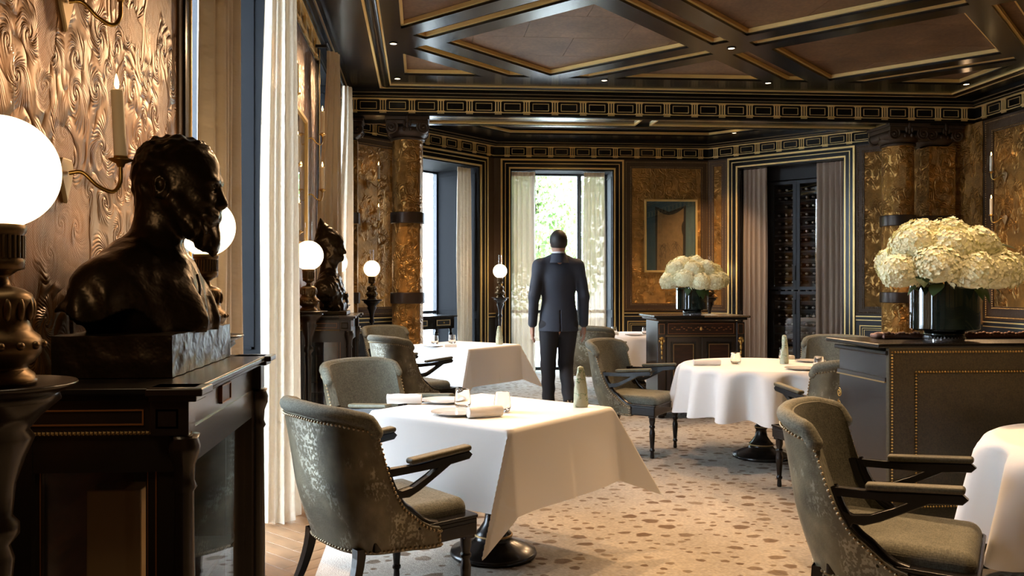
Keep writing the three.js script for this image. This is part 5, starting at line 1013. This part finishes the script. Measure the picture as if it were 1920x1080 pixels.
// ================================================================ THE WAITER walking away
{
  const w = thing('person', 'person in a dark navy suit seen from behind, walking towards the bay window', 'person', [1.40, 0, -8.50], 0.0);
  const zz = (z, k) => z * k;
  // joints; local -z is forwards
  const J = { sh: [0.195, 1.545, 0], el: [0.252, 1.235, 0.035], wr: [0.262, 0.965, -0.015], hip: [0.095, 0.985, 0], };
  const kneeL = [-0.10, 0.545, -0.03], ankL = [-0.105, 0.105, 0.03], kneeR = [0.085, 0.555, -0.075], ankR = [0.075, 0.205, 0.175];
  const legs = (x, y, z, e) => Math.min(smin(cap(x, y, z, [-0.095, 0.95, 0], kneeL, 0.098 + e, 0.068 + e), cap(x, y, z, kneeL, ankL, 0.066 + e, 0.044 + e * 1.9), 0.03), smin(cap(x, y, z, [0.095, 0.95, 0], kneeR, 0.098 + e, 0.068 + e), cap(x, y, z, kneeR, ankR, 0.066 + e, 0.044 + e * 1.9), 0.03));
  const arms = (x, y, z, e) => Math.min(...[-1, 1].map((s) => smin(cap(s * x, y, z, J.sh, J.el, 0.062 + e, 0.050 + e), cap(s * x, y, z, J.el, J.wr, 0.048 + e, 0.036 + e * 1.5), 0.03)));
  const torso = (x, y, z, e) => { const q = z * 1.5; let d = cap(Math.abs(x), y, q, [0.02, 1.62, 0], [0.15, 1.535, 0], 0.052 + e, 0.06 + e); d = smin(d, cap(x, y, q, [0, 1.40, 0], [0, 1.10, 0], 0.165 + e, 0.148 + e), 0.06); d = smin(d, cap(Math.abs(x), y, q, [0.04, 1.515, 0], [0.165, 1.50, 0], 0.09 + e, 0.075 + e), 0.08); return smin(d, cap(x, y, q, [0, 1.10, 0], [0, 0.98, 0], 0.15 + e, 0.158 + e), 0.06); };
  const head = (x, y, z) => { let d = ell(x, y, z, [0, 1.815, -0.005], [0.080, 0.108, 0.098]); d = smin(d, ell(x, y, z, [0, 1.77, -0.03], [0.062, 0.085, 0.07]), 0.03); d = smin(d, cap(x, y, z, [0, 1.81, -0.098], [0, 1.775, -0.118], 0.010, 0.015), 0.015); d = smin(d, ell(x, y, z, [0, 1.735, -0.088], [0.024, 0.010, 0.014]), 0.01); d = Math.max(d, -ell(Math.abs(x), y, z, [0.032, 1.815, -0.104], [0.014, 0.010, 0.012])); d = smin(d, ell(Math.abs(x), y, z, [0.032, 1.815, -0.090], [0.011, 0.009, 0.009]), 0.004); d = smin(d, ell(Math.abs(x), y, z, [0.078, 1.80, 0.012], [0.010, 0.030, 0.018]), 0.006); return smin(d, cap(x, y, z, [0, 1.73, 0.015], [0, 1.58, 0.012], 0.056, 0.064), 0.03); };
  const headL = (x, y, z) => head(x, y + 0.03, z);
  const bodyF = (x, y, z) => { let d = torso(x, y, z, -0.02); d = smin(d, headL(x, y, z), 0.03); d = smin(d, arms(x, y, z, -0.012), 0.04); return smin(d, legs(x, y, z, -0.014), 0.04); };
  // hands: palm, four fingers and a thumb, slightly curled
  const handGeo = (s) => {
    const f = (x, y, z) => {
      let d = cap(x, y, z * 1, [0, 0.02, 0], [0, -0.055, -0.006], 0.024, 0.020); d = smin(d, ell(x, y, z, [0, -0.045, -0.005], [0.017, 0.045, 0.040]), 0.015);
      [[-0.030, 0.060], [-0.010, 0.072], [0.010, 0.068], [0.028, 0.052]].forEach(([o, L], k) => { const a = [0.002, -0.082, o], b = [-0.004 * 1, -0.082 - L * 0.52, o * 1.05], c = [-0.020, -0.082 - L * 0.93, o * 1.05]; d = Math.min(d, smin(cap(x, y, z, a, b, 0.0095, 0.0088), cap(x, y, z, b, c, 0.0088, 0.0075), 0.004)); });
      const t = smin(cap(x, y, z, [-0.004, -0.020, -0.034], [-0.018, -0.060, -0.055], 0.012, 0.010), cap(x, y, z, [-0.018, -0.060, -0.055], [-0.022, -0.092, -0.050], 0.010, 0.008), 0.005);
      return smin(d, t, 0.008);
    };
    return sdfGeo(f, [-0.06, -0.19, -0.09], [0.06, 0.06, 0.07], 0.0035).scale(s, 1, 1).translate(s * 0.262, 0.925, -0.020);
  };
  const hl = handGeo(1), hr = handGeo(-1); { const ix = hr.index.array; for (let i = 0; i < ix.length; i += 3) { const t = ix[i + 1]; ix[i + 1] = ix[i + 2]; ix[i + 2] = t; } }
  part('body', [sdfGeo(bodyF, [-0.36, 0.06, -0.22], [0.36, 1.96, 0.28], 0.011), sdfGeo(headL, [-0.1, 1.58, -0.15], [0.1, 1.95, 0.13], 0.006), hl, hr], M.skin, w);
  part('hair', sdfGeo((x, y, z) => Math.max(ell(x, y + 0.03, z, [0, 1.828, 0.002], [0.090, 0.112, 0.108]), -(y - 1.700 - 0.35 * Math.max(0, -z + 0.02) - 0.01 * Math.sin(x * 60)), -ell(x, y + 0.03, z, [0, 1.78, -0.08], [0.065, 0.10, 0.06])), [-0.1, 1.65, -0.14], [0.1, 1.94, 0.13], 0.006), M.hair, w);
  part('jacket', sdfGeo((x, y, z) => { let d = torso(x, y, z, 0.012); d = smin(d, arms(x, y, z, 0.006), 0.035); const q = z * 1.35; d = smin(d, cap(x, y, q, [0, 1.02, 0], [0, 0.90, 0], 0.176, 0.200), 0.05); d = Math.max(d, 0.885 - y, (y - 1.665) * 1); d -= 0.004 * Math.sin(y * 22 + x * 9) * sm(1.1, 1.3, y) * 0.6; const vent = Math.max(Math.abs(x) - 0.004, y - 1.10, -z); return Math.max(d, -vent); }, [-0.37, 0.86, -0.24], [0.37, 1.66, 0.26], 0.0105), M.suit, w);
  part('jacket_collar', lathe([[0.112, -0.075], [0.094, -0.035], [0.080, 0.0], [0.074, 0.022], [0.068, 0.022], [0.070, -0.06]], 28, 0, 1.648, 0.014), M.suit, w);
  part('shirt_collar', lathe([[0.064, -0.02], [0.070, -0.02], [0.067, 0.020], [0.062, 0.021]], 28, 0, 1.666, 0.014).scale(1, 1, 1), M.shirt, w);
  part('trousers', sdfGeo((x, y, z) => { let d = legs(x, y, z, 0.008); d = smin(d, cap(x, y, z * 1.3, [-0.05, 0.97, 0], [0.05, 0.97, 0], 0.112, 0.112), 0.04); d -= 0.0035 * Math.sin(y * 48 + x * 20) * sm(0.6, 0.3, y); const cutL = x < 0 ? 0.085 - y : -1; return Math.max(d, cutL); }, [-0.24, 0.05, -0.26], [0.24, 1.12, 0.26], 0.011), M.trouser, w);
  const shoe = sdfGeo((x, y, z) => Math.max(smin(cap(x, y, z, [0, 0.045, 0.03], [0, 0.030, -0.17], 0.046, 0.034), cap(x, y, z, [0, 0.10, 0.035], [0, 0.05, 0.02], 0.044, 0.046), 0.03), -y), [-0.08, -0.02, -0.25], [0.08, 0.17, 0.12], 0.008);
  w.scale.setScalar(1.016);
  part('shoe', shoe.clone().translate(-0.105, 0.001, 0), M.shoe, w);
  part('shoe', shoe.clone().translate(0, -0.10, -0.03).rotateX(-0.95).translate(0.075, 0.205, 0.175), M.shoe, w);
}

// ================================================================ OUTSIDE THE WINDOWS
{
  const g = struct('ground', [0, 0, 0], 0, 'pale terrace outside the windows', 'ground'); part('terrace', [span(-30, -1.55, -0.4, -0.2, -30, 14), span(-1.55, 24, -0.4, -0.2, -40, -13.7)], M.paving, g);
  const leafOne = new THREE.PlaneGeometry(0.10, 0.07);
  for (const [x, z, h, r, lab] of [[3.2, -23.5, 5.2, 2.5, 'green leafy tree seen through the back window'], [-4.6, -21, 5.0, 2.4, 'green leafy tree outside the left bay window']]) {
    const t = thing('tree', lab, 'tree', [x, -0.2, z]); part('trunk', tube([[0, 0, 0], [0.08, h * 0.3, 0.05], [-0.05, h * 0.6, 0], [0.05, h * 0.85, 0]], 0.14, 16, 8), M.bark, t);
    const n = 16000, im = new THREE.InstancedMesh(leafOne, M.treeLeaf, n), o = new THREE.Object3D(); im.name = 'foliage'; im.userData.kind = 'stuff';
    for (let i = 0; i < n; i++) { const a = rr(0, 6.283), q = Math.acos(rr(-1, 1)), k = Math.pow(rnd(), 0.4) * r * (1 + 0.25 * Math.sin(a * 5 + q * 4)); o.position.set(Math.sin(q) * Math.cos(a) * k, h * 0.72 + Math.cos(q) * k * 1.1, Math.sin(q) * Math.sin(a) * k); o.rotation.set(rr(0, 6), rr(0, 6), rr(0, 6)); o.scale.setScalar(rr(0.7, 1.5)); o.updateMatrix(); im.setMatrixAt(i, o.matrix); im.setColorAt(i, rgb(rr(0.7, 1.1), rr(0.8, 1.1), rr(0.6, 1))); }
    t.add(im);
  }
}

scene.traverse((o) => { if (o.isLight) o.castShadow = true; });
renderer.render(scene, camera);
